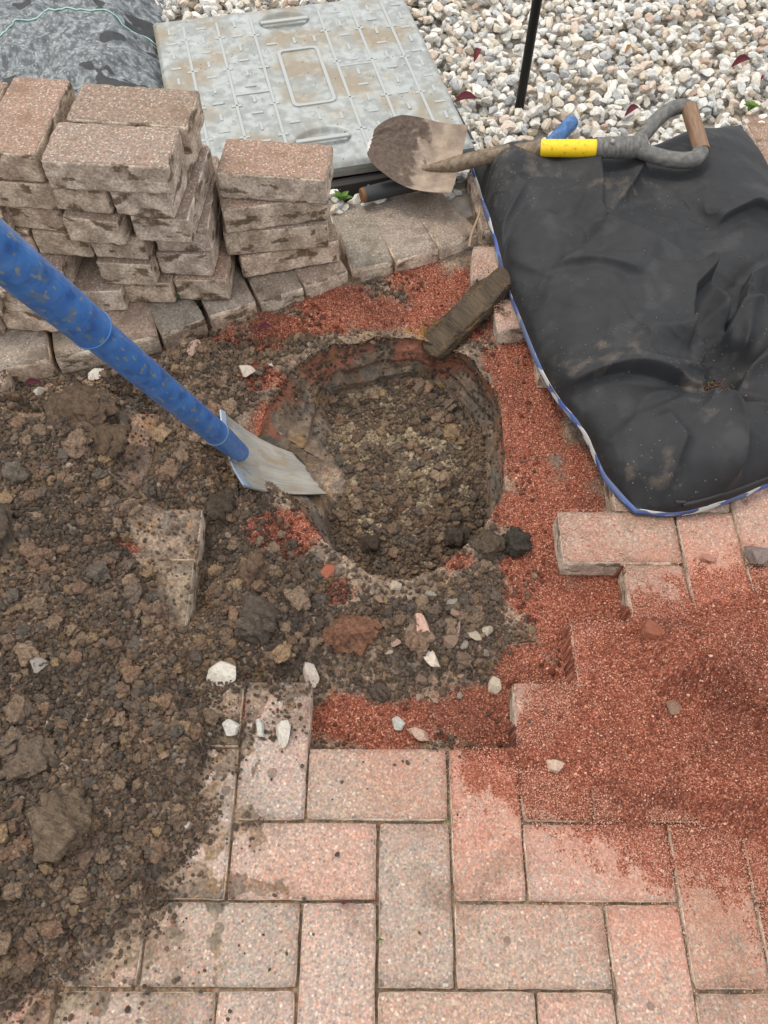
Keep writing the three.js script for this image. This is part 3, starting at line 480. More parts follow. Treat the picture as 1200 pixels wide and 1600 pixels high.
  seen.forEach((a, i) => {
    const m = mesh('earth_clod', clodRocks[a.v % 9], mats[i % mats.length]); m.position.set(a.x, a.y, a.z); m.rotation.set(a.e[0] * 0.12, a.e[1], a.e[2] * 0.12); m.scale.set(a.r * a.s[0], a.r * a.s[1], a.r * a.s[2]);
    const tone = ['mid brown', 'light brown', 'greyish brown', 'grey', 'pale brown', 'ochre', 'brown', 'reddish brown'][i % 8], big = a.r > 0.011 ? 'large' : 'small'; const where = a.y < -0.09 ? 'on the floor of the hole' : Math.hypot(a.x + 0.1, a.z + 0.5) < 0.13 ? 'beside the spade blade' : a.z > 0.05 ? 'in the lowest part of the earth heap' : a.x < -0.36 ? (a.z < -0.45 ? 'on the heap near the block edging' : 'in the heap along the picture edge') : a.z > -0.3 && a.x > -0.12 ? 'in the rubble below the hole' : a.z < -0.6 ? 'in the soil between hole and edging' : 'in the heap around the bare block ends';
    tag(m, `${big} ${tone} clod of earth ${where}`, 'clod', `${tone} clods ${where}`);
  });
  scatter('small_earth_clods', 'many small clods of brown earth across the dug soil', 'earth clods', clodRocks.slice(0, 6).map((g, i) => rock(530 + i, 3, { cuts: 5, rough: 0.62, squash: [1, 0.68, 0.86] })), clodMat(new THREE.Color(1, 1, 1)), clods.filter((a) => !set.has(a)));
  scatter('soil_crumbs', 'fine crumbs of brown earth strewn over the dug area', 'soil crumbs', smallRocks, clodMat(new THREE.Color(1, 1, 1)), crumbs);
  // grains of red sand
  tries = 0;
  while (grains.length < 85000 && tries++ < 500000) {
    const x = -0.3 + R() * 1.35, z = -1.04 + R() * 1.44, y = looked.at(x, z), bz = lerpPts(BORDER, x); if (z < bz + 0.004) continue;
    const sd = sandDist(x, z), inSand = ss(-0.005, 0.02, sd), halo = sd < 0.02 && x > 0.2 ? Math.exp(sd / 0.06) : 0, red = T.red * (1 - T.hole);
    if (R() > Math.max(inSand, halo, red * (x > 0.3 ? 0.75 : 0.4))) continue;
    let yy = y; if (y < -0.001 && onBlock(x, z)) yy = 0.0008; if (T.hole > 0) continue;
    const blkG = yy > y, r = (0.0009 + 0.0014 * R() * R() + (R() > 0.985 ? 0.003 * R() : 0)) * (blkG ? 0.75 : 1);
    const q = R(); let c = PAL_RED[(R() * 5) | 0]; if (blkG) c = [188 + 14 * q, 138 + 16 * q, 118 + 16 * q]; else if (q > 0.86) c = [186, 128, 106]; else if (q > 0.79) c = [206, 164, 142];
    if (x < 0.3 && inSand < 0.5) c = [c[0] * 0.86, c[1] * 0.84, c[2] * 0.82];
    grains.push(item(R, x, yy + r * 0.4, z, r, srgb(...c), (R() * 6) | 0));
  }
  scatter('sand_grains', 'coarse grains of red sand over the bedding and heap', 'sand grains', [0, 1, 2, 3].map((i) => rock(510 + i, 0, { cuts: 3, rough: 0.3 })), std({ color: 0xffffff, roughness: 0.9 }), grains);
}
// single stones one can point to
const STONES = [
  // x, z, rx, ry, rz, turn, colour, kind, label
  [-0.159, -0.734, 0.019, 0.014, 0.017, 0.5, [196, 184, 174], 'a', 'pale stone on the red soil below the small block stack', 0],
  [-0.252, -0.735, 0.013, 0.011, 0.02, 0.2, [178, 150, 136], 'a', 'pinkish egg-shaped stone beside the blue spade shaft', 0],
  [-0.14, -0.115, 0.026, 0.012, 0.016, 0.0, [200, 194, 184], 'a', 'flat white stone above the two-tone paving block corner', 0.03],
  [0.177, -0.19, 0.013, 0.012, 0.024, 0.3, [196, 160, 146], 'a', 'pink wedge-shaped stone standing among gravelly soil below the hole', 0.004],
  [0.185, -0.148, 0.02, 0.012, 0.015, 0.1, [206, 192, 180], 'a', 'cream stone just below the pink wedge-shaped stone', 0.004],
  [0.061, -0.185, 0.042, 0.022, 0.027, 0.35, [134, 96, 76], 'c', 'large red-brown lump of clay below the hole', 0.006],
  [-0.098, -0.202, 0.032, 0.025, 0.034, 1.2, [96, 86, 78], 'c', 'round dark grey clod left of the red-brown lump', 0.006],
  [-0.105, -0.3, 0.032, 0.022, 0.028, 0.4, [116, 96, 80], 'c', 'rounded brown clod beside the bare block end', 0.006],
  [0.342, -0.367, 0.024, 0.02, 0.024, 2.0, [70, 64, 58], 'c', 'round black clod on the red sand by the hole', 0.006],
  [0.285, -0.352, 0.032, 0.017, 0.022, 0.1, [92, 80, 66], 'c', 'flat dark clod on the lower rim of the hole', 0.004],
  [-0.009, -0.131, 0.013, 0.012, 0.019, 0.4, [204, 192, 182], 'a', 'white stone left of the red pocket of sand', 0.003],
  [-0.112, -0.027, 0.014, 0.012, 0.014, 0.9, [196, 193, 187], 'a', 'grey-white rounded stone on the muddy block', 0.008],
  [-0.073, -0.026, 0.008, 0.007, 0.011, 0.0, [206, 206, 200], 'a', 'small white chip between two others on the muddy block', 0.006],
  [-0.042, -0.02, 0.011, 0.008, 0.017, 0.1, [208, 202, 192], 'a', 'white triangular stone near the muddy block edge', 0.006],
  [0.361, 0.026, 0.013, 0.01, 0.013, 0.6, [206, 180, 162], 'a', 'lone cream stone on the edge of the sand heap', 0.006],
  [0.546, -0.061, 0.009, 0.008, 0.019, 0.2, [148, 118, 102], 'a', 'brown finger-shaped stone on the sand heap', 0.003],
  [0.742, -0.322, 0.026, 0.014, 0.016, 0.5, [128, 116, 112], 'a', 'grey angular stone at the top edge of the sand heap', 0.006],
  [-0.16, 0.116, 0.007, 0.006, 0.005, 0.4, [226, 226, 220], 'a', 'small white chip low down in the earth heap', 0.003],
  [0.288, -0.115, 0.012, 0.01, 0.012, 0.1, [196, 184, 166], 'a', 'cream stone at the edge of the red sand, right of the rubble', 0.004],
  [0.138, -0.048, 0.012, 0.01, 0.012, 0.7, [192, 190, 184], 'a', 'grey-white stone in the red pocket beside the laid block', 0.004],
  [0.167, -0.031, 0.018, 0.008, 0.009, 0.1, [196, 168, 152], 'a', 'long pinkish stone lowest in the red pocket', 0.003],
  [0.521, -0.161, 0.015, 0.011, 0.019, 0.8, [142, 84, 62], 'a', 'red-brown stone half sunk in the sand heap', 0.002],
  [0.226, -0.186, 0.008, 0.008, 0.022, -0.5, [178, 150, 138], 'a', 'slender pinkish stone right of the pink wedge', 0.003],
  [0.015, -0.3, 0.008, 0.01, 0.021, -0.5, [164, 96, 72], 'a', 'orange-red brick shard on the lower left rim of the hole', 0.004],
  [-0.394, -0.103, 0.014, 0.012, 0.016, 0.5, [150, 144, 138], 'a', 'grey stone in the middle of the earth heap', 0.004],
  [-0.57, -0.692, 0.014, 0.01, 0.012, 0.5, [204, 198, 188], 'a', 'white stone by the edging near the picture edge', 0.006],
  [-0.464, -0.744, 0.02, 0.006, 0.011, 0.3, [218, 214, 206], 'a', 'flat white stone lying on the edging left of the shaft', 0.008],
  [-0.398, -0.788, 0.013, 0.009, 0.012, 0.9, [214, 212, 206], 'a', 'white stone on the edging just above the blue shaft', 0.012],
  [-0.117, -0.756, 0.008, 0.006, 0.008, 0.2, [214, 206, 198], 'a', 'small white stone right of the pale stone', 0.002],
  [-0.31, 0.125, 0.043, 0.02, 0.036, 0.6, [112, 97, 82], 'c', 'biggest smooth clod of clay low in the earth heap', 0.008],
  [-0.405, 0.215, 0.036, 0.022, 0.034, 1.4, [110, 93, 78], 'c', 'big clod at the lower picture edge of the earth heap', 0.008],
  [-0.38, 0.04, 0.038, 0.015, 0.032, 0.2, [110, 96, 84], 'c', 'flat grey-brown clod above the biggest smooth clod', 0.006],
  [-0.435, -0.585, 0.055, 0.016, 0.05, 0.1, [94, 78, 64], 'c', 'flattened clod bearing shoe marks near the edging', 0.004],
  [-0.395, -0.525, 0.05, 0.015, 0.036, -0.2, [96, 80, 64], 'c', 'trodden lower clod beside the shoe-marked one', 0.004],
  [-0.495, -0.3, 0.035, 0.025, 0.05, 0.3, [92, 80, 70], 'c', 'dark wedge of earth at the edge of the picture', 0.006],
  [-0.18, -0.44, 0.034, 0.02, 0.03, 0.8, [84, 74, 64], 'c', 'dark clod under the spade blade heel', 0.002],
  [0.655, -0.315, 0.012, 0.008, 0.009, 0.8, [176, 128, 112], 'a', 'pink stone chip beside the grey angular stone', 0.004],
  [0.105, -0.10, 0.014, 0.012, 0.016, 0.8, [110, 96, 86], 'c', 'brown clod at the upper edge of the red pocket', 0.004],
];
STONES.forEach(([x, z, rx, ry, rz, t, c, kind, label, up], i) => {
  const y = terrain(x, z), onPave = y < 0 && onBlock(x, z); const m = mesh(kind === 'a' ? 'stone' : 'earth_clod', kind === 'a' ? angRocks[i % 8] : clodRocks[i % 9], kind === 'a' ? stoneMat(srgb(...c)) : clodMat(srgb(...c)));
  m.position.set(x, (onPave || (z < -0.75 && x < -0.4 && kind === 'a') ? 0 : y) + up * 0.6 + ry * 0.15, z); m.rotation.y = t; const gk = kind === 'a' ? 1.45 : 1; m.scale.set(rx * gk, ry / 0.66 * gk, rz / 0.8 * gk); tag(m, label, kind === 'a' ? 'stone' : 'clod');
});
[[0.255, -0.455, 0.026, 0.022, [84, 76, 68], 'round black clod resting on the hole floor near its rim'], [0.085, -0.435, 0.028, 0.02, [78, 66, 56], 'dark clod at the near end of the hole floor'], [0.185, -0.60, 0.014, 0.008, [134, 118, 104], 'flat grey stone in the middle of the hole floor'], [0.22, -0.605, 0.007, 0.004, [216, 208, 196], 'tiny white chip beside the flat stone in the hole'], [0.185, -0.79, 0.024, 0.014, [106, 90, 76], 'angular brown stone at the far side of the hole floor']].forEach(([x, z, r, ry, c, label], i) => {
  const m = mesh(i < 2 ? 'earth_clod' : 'stone', i < 2 ? clodRocks[i + 3] : angRocks[i], i < 2 ? clodMat(srgb(...c)) : stoneMat(srgb(...c))); m.position.set(x, terrain(x, z) + ry * 0.4, z); m.rotation.y = i * 1.3; m.scale.set(r, ry / 0.66, r * 0.95); tag(m, label, i < 2 ? 'clod' : 'stone');
});

{
  const R = rng(404), cols = [[170, 142, 126], [182, 168, 152], [146, 118, 102], [150, 142, 132], [130, 108, 94]], word = ['pinkish', 'cream', 'rose brown', 'pale grey', 'dull brown'];
  for (let i = 0; i < 26; i++) { const x = 0.1 + R() * 0.19, z = -0.27 + R() * 0.2, k = (R() * 5) | 0, r = 0.008 + 0.01 * R() * R(), m = mesh('stone', angRocks[i % 8], stoneMat(srgb(...cols[k]))); m.position.set(x, terrain(x, z) + r * 0.45, z); m.rotation.set((R() - 0.5) * 0.7, R() * 6.28, (R() - 0.5) * 0.7); m.scale.set(r * 1.25, r, r * 1.1); tag(m, `${word[k]} stone in the rubble between the hole and the red pocket`, 'stone', `${word[k]} stones in the rubble`); }
}

// ---------------------------------------------------------------- white gravel
const COVER = { x: -0.09, z: -1.585, w: 0.665, d: 0.665, yaw: rad(14), top: 0.052 };
const toCover = (x, z) => { const dx = x - COVER.x, dz = z - COVER.z, c = Math.cos(COVER.yaw), s = Math.sin(COVER.yaw); return [dx * c - dz * s, dx * s + dz * c]; };
const fabricEdge = (z) => lerpPts([[-2.4, -0.56], [-2.02, -0.505], [-1.9, -0.49], [-1.55, -0.412], [-1.2, -0.36]], z);
{
  const R = rng(77), cell = 0.004, x0 = -0.8, z0 = -2.4, nx = 560, nz = 400, hmap = new Float32Array(nx * nz).fill(-0.035), list = [];
  const ok = (x, z) => {
    const bz = lerpPts(BORDER, x) - 0.19; if (z > bz || z < -2.38) return false;
    const [a, b] = toCover(x, z); if (Math.abs(a) < COVER.w / 2 - 0.02 && Math.abs(b) < COVER.d / 2 - 0.01) return false;
    if (x < fabricEdge(z) - 0.06) return false;
    if (x < -0.19 && z > -1.2) return false;
    if (x > 0.42 + (z + 1.3) * -0.1 && z > -1.28 + (x - 0.42) * -0.3) return false;
    return true;
  };
  let n = 0;
  while (n++ < 11000) {
    const x = x0 + R() * 2.15, z = z0 + R() * 1.4; if (!ok(x, z)) continue;
    const r = 0.0105 + 0.0095 * R() * (0.4 + 0.6 * R()), ci = ((x - x0) / cell) | 0, cj = ((z - z0) / cell) | 0, k = Math.ceil(r / cell);
    let sum = 0, cnt = 0, mx = -1;
    for (let j = -k; j <= k; j++) for (let i = -k; i <= k; i++) { const a = ci + i, b = cj + j; if (a < 0 || b < 0 || a >= nx || b >= nz || i * i + j * j > k * k * 0.6) continue; const h = hmap[b * nx + a]; sum += h; cnt++; if (h > mx) mx = h; }
    if (!cnt) continue;
    const y = sum / cnt * 0.6 + mx * 0.4 + r * 0.34; if (y > 0.014) continue;
    for (let j = -k; j <= k; j++) for (let i = -k; i <= k; i++) { const a = ci + i, b = cj + j, d = (i * i + j * j) * cell * cell / (r * r); if (a < 0 || b < 0 || a >= nx || b >= nz || d > 1) continue; const h = y + r * 0.6 * Math.sqrt(1 - d); if (h > hmap[b * nx + a]) hmap[b * nx + a] = h; }
    const q = R(); let c = q < 0.52 ? [244, 242, 237] : q < 0.64 ? [234, 228, 217] : q < 0.78 ? [218, 220, 221] : q < 0.86 ? [184, 188, 192] : q < 0.965 ? [214, 200, 182] : [208, 184, 168];
    const kk = 0.93 + 0.14 * R();
    const it = item(R, x, y, z, r, srgb(Math.min(248, c[0] * kk), Math.min(246, c[1] * kk), Math.min(242, c[2] * kk)), (R() * 9) | 0); it.e = [(R() - 0.5) * 1.1, R() * 6.28, (R() - 0.5) * 1.1]; it.s = [1.0 + R() * 0.35, 0.85 + R() * 0.35, 0.9 + R() * 0.3]; it.n = n; list.push(it);
  }
  const last = list.slice(-1400).filter((a) => fr.containsPoint(P3.set(a.x, a.y, a.z)) && !(a.x > 0.33 && a.z > -1.36 - (a.x - 0.33) * 0.25)).sort((a, b) => b.r / P3.set(b.x, b.y, b.z).distanceTo(eye) - a.r / P3.set(a.x, a.y, a.z).distanceTo(eye)).slice(0, 280), set = new Set(last);
  const mats = [[242, 239, 233], [232, 224, 211], [220, 221, 221], [186, 189, 193], [226, 214, 198], [246, 244, 240], [224, 207, 194]].map((c) => stoneMat(srgb(...c)));
  last.forEach((a, i) => { const m = mesh('gravel_stone', gravelRocks[a.v], mats[(a.n * 7 + i) % mats.length]); m.position.set(a.x, a.y, a.z); m.rotation.set(...a.e); m.scale.set(a.r * a.s[0], a.r * a.s[1], a.r * a.s[2]); const ci = (a.n * 7 + i) % mats.length, tone = ['white', 'cream', 'light grey', 'grey', 'beige', 'bright white', 'pinkish'][ci], [u1, v1] = toCover(a.x, a.z), where = a.z > -1.3 ? 'between the cover frame and the block edging' : Math.hypot(a.x - 0.441, a.z + 1.568) < 0.13 ? 'at the foot of the black pole' : u1 < COVER.w / 2 + 0.1 && u1 > 0 ? 'along the edge of the metal cover' : a.x < -0.1 ? 'beyond the metal cover' : a.x > 0.75 ? 'behind the shovel handle' : a.z > -1.55 ? 'behind the yellow shovel shaft' : 'out in the open gravel behind the pole';
    tag(m, `${tone} chipping lying on the gravel ${where}`, 'gravel stone', `${tone} chippings ${where}`); });
  scatter('gravel_bed', 'bed of white, grey and beige chippings behind the block edging', 'gravel', gravelRocks, stoneMat(new THREE.Color(1, 1, 1)), list.filter((a) => !set.has(a)));
}

// ---------------------------------------------------------------- galvanised cover in its frame
{
  const coverTex = colorTex(1024, 1024, (u, v) => {
    const a = fbm(u * 7, v * 7, 5, 201), b = fbm(u * 30, v * 30, 4, 202); let c = mix3([146, 149, 146], [170, 174, 171], ss(-0.4, 0.4, a * 0.6 + b));
    c = mix3(c, [146, 131, 110], 0.8 * ss(-0.12, 0.5, fbm(u * 5 + 3, v * 5, 5, 203) + 0.15 * b));
    c = mix3(c, [200, 204, 202], 0.3 * ss(0.05, 0.6, fbm(u * 24, v * 24, 4, 204))); worley(u * 26, v * 26, 205); if (W.d1 < 0.06 && idf(1) > 0.8) c = [70, 60, 52]; return c;
  });
  const galv = std({ map: coverTex, metalness: 0.25, roughness: 0.55, bumpMap: fine, bumpScale: 0.001 }), galv2 = std({ color: srgb(172, 175, 172), metalness: 0.3, roughness: 0.5 }), dark = std({ color: srgb(58, 56, 54), metalness: 0.3, roughness: 0.7 });
  const fr2 = base('cover_frame', COVER.x, 0, COVER.z, COVER.yaw + rad(2)); tag(fr2, 'dark steel frame set in gravel under the galvanised cover', 'frame');
  for (const [w, d, x, z] of [[0.69, 0.025, 0, 0.345], [0.69, 0.025, 0, -0.345], [0.025, 0.66, 0.3325, 0], [0.025, 0.66, -0.3325, 0]]) mesh('rail', new RoundedBoxGeometry(w, 0.045, d, 2, 0.003).translate(x, -0.007, z), dark, fr2);
  mesh('chamber_floor', new THREE.BoxGeometry(0.63, 0.01, 0.63).translate(0, -0.03, 0), dark, fr2);
  const c = base('access_cover', COVER.x, COVER.top - 0.026, COVER.z, COVER.yaw); tag(c, 'square galvanised metal access cover with raised tread bars and lifting slots', 'access cover');
  const N = 90, hw = COVER.w / 2, hd = COVER.d / 2, handles = [[-0.0, 0.235], [0.0, -0.262]];
  const plate = gridGeo(N * 2, N * 2, (i, j) => {
    let x = (i / (2 * N) * 2 - 1) * hw, z = (j / (2 * N) * 2 - 1) * hd; const e = Math.min(hw - Math.abs(x), hd - Math.abs(z)); let y = 0.026 - 0.010 * Math.pow(clamp(1 - e / 0.014), 2) + 0.0015 * fbm(x * 6, z * 6, 3, 210);
    for (const [hx, hz] of handles) { const q = Math.hypot((x - hx) / 0.068, (z - hz) / 0.042); y -= 0.013 * ss(1.02, 0.8, q); }
    return [x, y, z, i / (2 * N), j / (2 * N)];
  });
  const rimG = []; for (const [w, d, x, z] of [[COVER.w, 0.004, 0, hd - 0.002], [COVER.w, 0.004, 0, -hd + 0.002], [0.004, COVER.d - 0.008, hw - 0.002, 0], [0.004, COVER.d - 0.008, -hw + 0.002, 0]]) rimG.push(new THREE.BoxGeometry(w, 0.022, d).translate(x, 0.0045, z));
  mesh('plate', plate, galv, c); mesh('rim', mergeGeometries(rimG), galv, c);
  for (const [hx, hz] of handles) mesh('lifting_bar', new RoundedBoxGeometry(0.125, 0.007, 0.012, 2, 0.003).translate(hx, 0.0255, hz), galv2, c);
  const cols = [0.113, 0.24, 0.372, 0.64, 0.77, 0.895].map((u) => (u - 0.5) * COVER.w), lim = hd - 0.045, bar = (w, d) => new RoundedBoxGeometry(w, 0.0042, d, 2, 0.0019);
  const gl = bar(0.008, 2 * lim), gd = bar(0.026, 0.008), gv = bar(0.008, 0.026), gx = bar(0.085, 0.006);
  for (const x of cols) mesh('ridge', gl, galv2, c).position.set(x, 0.0262, 0);
  const put = (g, x, z) => mesh('tread_bar', g, galv2, c).position.set(x, 0.0262, z);
  put(gx, (cols[1] + cols[2]) / 2, 0.03); put(gx, (cols[3] + cols[4]) / 2, -0.03);
  const mids = [(-hw + cols[0]) / 2, (cols[0] + cols[1]) / 2, (cols[1] + cols[2]) / 2, (cols[2] + cols[3]) / 2 - 0.055, (cols[2] + cols[3]) / 2 + 0.055, (cols[3] + cols[4]) / 2, (cols[4] + cols[5]) / 2, (hw + cols[5]) / 2];
  mids.forEach((x, k) => { for (let j = 0; j < 11; j++) { const z = -lim + 0.018 + j * (2 * lim - 0.036) / 10; if ((k === 3 || k === 4) && (Math.abs(z) < 0.15 || handles.some(([, hz]) => Math.abs(z - hz) < 0.055))) continue; if ((k === 2 && Math.abs(z - 0.03) < 0.02) || (k === 5 && Math.abs(z + 0.03) < 0.02)) continue; put((j + k) % 2 ? gd : gv, x, z); } });
  for (const x of cols) for (const z of [-0.2, -0.06, 0.09, 0.21]) put(gd, x, z + x * 0.1);
  const panel = new THREE.Shape(), hole = new THREE.Path(); const rr = (s, w, h, r) => { s.moveTo(-w + r, -h); s.lineTo(w - r, -h); s.quadraticCurveTo(w, -h, w, -h + r); s.lineTo(w, h - r); s.quadraticCurveTo(w, h, w - r, h); s.lineTo(-w + r, h); s.quadraticCurveTo(-w, h, -w, h - r); s.lineTo(-w, -h + r); s.quadraticCurveTo(-w, -h, -w + r, -h); };
  rr(panel, 0.052, 0.118, 0.018); rr(hole, 0.045, 0.111, 0.013); panel.holes.push(hole);
  const pg = new THREE.ExtrudeGeometry(panel, { depth: 0.003, bevelEnabled: true, bevelSize: 0.001, bevelThickness: 0.001, bevelSegments: 2 }); pg.rotateX(-Math.PI / 2); mesh('badge_outline', pg.translate(0.008, 0.0255, -0.01), galv2, c);
  for (const z of [-0.165, 0.155]) put(gv, 0.008, z);
}

// ---------------------------------------------------------------- grey landscape fabric
{
  const tex = colorTex(1024, 1024, (u, v) => {
    const x = u, z = v; let c = mix3([88, 92, 94], [132, 137, 139], ss(-0.4, 0.4, fbm(x * 60, z * 60, 4, 221))); worley(x * 260, z * 260, 222); const k = 0.88 + 0.24 * idf(1); c = [c[0] * k, c[1] * k, c[2] * k];
    if (idf(2) > 0.93) c = mix3(c, [176, 181, 183], 0.6);
    const wx = fbm(x * 5, z * 7, 4, 223), wet = ss(0.2, 0.24, wx + 0.25 * fbm(x * 18, z * 18, 4, 224)); c = mix3(c, [44, 46, 47], 0.88 * wet);
    const st = Math.abs(noise(x * 4 + 0.6 * fbm(x * 6, z * 6, 3, 225), z * 5, 226)); c = mix3(c, [58, 60, 62], 0.35 * ss(0.035, 0.012, st)); return c;
  });
  const f = (i, j) => {
    const z = -2.35 + j / 150 * 1.15, e = fabricEdge(z), x = e - (1 - i / 170) * 0.75, d = (e - x);
    const rid = (a) => 1 - Math.abs(a) * 2.2; let y = 0.008 + 0.055 * ss(0, 0.12, d) + 0.02 * fbm(x * 5, z * 5, 3, 231) * ss(0, 0.1, d);
    y += 0.03 * clamp(rid(fbm(x * 4 + z * 3, z * 4 - x * 2, 3, 232))) * ss(0, 0.05, d) + 0.004 * clamp(rid(fbm(x * 14, z * 11, 3, 233))) + 0.012 * Math.exp(-Math.pow((x * 0.8 + z + 2.05) / 0.02, 2));
    if (i === 170) y = 0.002; return [x, Math.max(0.002, y), z, x, z];
  };
  const fab = base('landscape_fabric'); tag(fab, 'grey wet-patched landscape fabric bundled behind the tall block stack', 'fabric');
  mesh('sheet', gridGeo(170, 150, f), new THREE.MeshStandardMaterial({ map: tex, roughness: 0.72, bumpMap: fine, bumpScale: 0.002, side: THREE.DoubleSide }), fab);
  const pts = []; for (let k = 0; k <= 60; k++) { const t = k / 60, i = 40 + 128 * t, j = 78 + 34 * Math.pow(1 - t, 1.4) - 14 * Math.sin(t * 3) ; const a = f(Math.round(i), Math.round(j)); pts.push(V(a[0], a[1] + 0.002, a[2])); }
  mesh('thread', tubeAlong(pts, 0.0018, 200, 6), std({ color: srgb(168, 206, 190) }), fab);
}

// ---------------------------------------------------------------- black cushion cover lying upside down
{
  const Lp = [[0.308, -1.32], [0.326, -1.206], [0.346, -1.082], [0.364, -0.931], [0.393, -0.792], [0.426, -0.666], [0.474, -0.57], [0.501, -0.474], [0.544, -0.403]];
  const Tp = [[0.308, -1.32], [0.39, -1.335], [0.47, -1.335], [0.596, -1.315], [0.685, -1.33], [0.828, -1.4], [0.962, -1.475]];
  const Bp = [[0.544, -0.403], [0.611, -0.397], [0.692, -0.419], [0.777, -0.454], [0.86, -0.49], [0.96, -0.52]];
  const Rp = [[0.962, -1.475], [0.968, -1.344], [0.985, -1.2], [1.03, -0.95], [1.02, -0.7], [0.96, -0.52]];
  const cur = (p) => new THREE.CatmullRomCurve3(p.map(([x, z]) => V(x, 0, z)), false, 'centripetal'), cl = cur(Lp), ct = cur(Tp), cbm = cur(Bp), cr = cur(Rp);
  const NX = 186, NZ = 276, n1 = NX + 1, at = (i, j) => j * n1 + i, num = n1 * (NZ + 1);
  const px = new Float64Array(num), py = new Float64Array(num), pz = new Float64Array(num), fx = new Float64Array(num), fz = new Float64Array(num), pin = new Uint8Array(num);
  const tl = ct.getPoint(0), tr = ct.getPoint(1), bl = cbm.getPoint(0), br = cbm.getPoint(1), TT = [], BB = [], LL = [], RR = [];
  for (let i = 0; i <= NX; i++) { TT.push(ct.getPointAt(i / NX)); BB.push(cbm.getPointAt(i / NX)); } for (let j = 0; j <= NZ; j++) { LL.push(cl.getPointAt(j / NZ)); RR.push(cr.getPointAt(j / NZ)); }
  const folds = [
    [[[0.573, -1.3], [0.57, -1.218], [0.567, -1.109], [0.555, -1.041], [0.567, -0.967]], [0.5, -1.08], 0.022, 0.05], [[[0.53, -1.0], [0.567, -0.967], [0.636, -0.913], [0.704, -0.868], [0.736, -0.774], [0.734, -0.7]], [0.6, -0.8], 0.034, 0.07], [[[0.704, -0.868], [0.716, -0.832], [0.669, -0.795], [0.654, -0.725], [0.639, -0.65]], [0.58, -0.76], 0.03, 0.06],
    [[[0.668, -0.74], [0.676, -0.7], [0.683, -0.665], [0.686, -0.6]], [0.65, -0.67], 0.022, 0.025], [[[0.4, -0.66], [0.47, -0.637], [0.541, -0.644], [0.598, -0.626], [0.7, -0.604]], [0.53, -0.72], 0.03, 0.06], [[[0.672, -0.62], [0.682, -0.601], [0.709, -0.565], [0.713, -0.523], [0.702, -0.465], [0.675, -0.4]], [0.62, -0.5], 0.03, 0.07],
    [[[0.69, -0.61], [0.741, -0.577], [0.792, -0.565], [0.9, -0.56]], [0.77, -0.5], 0.026, 0.05], [[[0.345, -0.98], [0.356, -1.005], [0.382, -1.081], [0.43, -1.15]], [0.34, -1.1], 0.014, 0.03], [[[0.35, -0.985], [0.364, -0.997], [0.406, -1.03], [0.48, -1.06]], [0.45, -0.97], 0.024, 0.06], [[[0.4, -0.6], [0.433, -0.574], [0.485, -0.59]], [0.44, -0.61], 0.016, 0.03],
    [[[0.72, -0.7], [0.734, -0.726], [0.775, -0.796], [0.802, -0.87], [0.87, -0.93]], [0.84, -0.8], 0.032, 0.06], [[[0.655, -1.24], [0.665, -1.173], [0.645, -1.137], [0.595, -1.06]], [0.6, -1.16], 0.015, 0.04], [[[0.6, -0.56], [0.62, -0.504], [0.58, -0.41]], [0.56, -0.5], 0.01, 0.04], [[[0.73, -0.6], [0.77, -0.66], [0.82, -0.71]], [0.83, -0.63], 0.024, 0.05], [[[0.76, -1.0], [0.85, -1.05], [0.95, -1.03]], [0.85, -1.1], 0.02, 0.07], [[[0.45, -0.9], [0.53, -0.88], [0.6, -0.83]], [0.5, -0.95], 0.01, 0.06],
  ];
  const fill = new Float64Array(num);
  for (let j = 0; j <= NZ; j++) for (let i = 0; i <= NX; i++) {
    const s = i / NX, t = j / NZ, k = at(i, j), L = LL[j], Rr = RR[j], Tt = TT[i], B = BB[i];
    const x = (1 - s) * L.x + s * Rr.x + (1 - t) * Tt.x + t * B.x - ((1 - s) * (1 - t) * tl.x + s * (1 - t) * tr.x + (1 - s) * t * bl.x + s * t * br.x);
    const z = (1 - s) * L.z + s * Rr.z + (1 - t) * Tt.z + t * B.z - ((1 - s) * (1 - t) * tl.z + s * (1 - t) * tr.z + (1 - s) * t * bl.z + s * t * br.z);
    const e = Math.min(1, Math.min(s, 1 - s) / 0.3) , e2 = Math.min(1, Math.min(t, 1 - t) / 0.17), ee = Math.pow(clamp(1 - Math.pow(1 - e, 2)), 0.62) * Math.pow(clamp(1 - Math.pow(1 - e2, 2)), 0.62);
    let f = 0.017 + 0.09 * ee + 0.022 * fbm(x * 5 + 1, z * 5, 2, 301) * ee;
    f -= ee * (0.062 * Math.exp(-((x - 0.712) ** 2 + (z + 0.635) ** 2) / 0.0045) + 0.06 * Math.exp(-((x - 0.856) ** 2 + (z + 0.837) ** 2) / 0.003));
    f += ee * 1.6 * scarp(folds, x, z);
    for (const [bx, bz2, am] of [[0.697, -0.642, 0.015], [0.84, -0.8, 0.013], [0.585, -1.33, 0.006]]) { const dx = x - bx, dz = z - bz2, d = Math.hypot(dx, dz), a = Math.atan2(dz, dx); f += ee * am * Math.exp(-d / 0.13) * ss(0.0, 0.04, d) * (1 - 2 * Math.abs(Math.sin(a * 4.5 + 2.2 * noise(x * 9, z * 9, 304) + d * 6))); }
    f += ee * (0.012 * fbm(x * 6 + z * 3, z * 4.5 - x * 3, 2, 305) + 0.003 * (0.5 - 2.2 * Math.abs(fbm(x * 15 - z * 6, z * 11, 2, 306))) * ss(0.0, 0.3, noise(x * 4, z * 4, 307)));
    f += 0.05 * Math.exp(-(((x - 0.385) / 0.07) ** 2 + ((z + 1.215) / 0.06) ** 2)) * clamp(ee * 2);
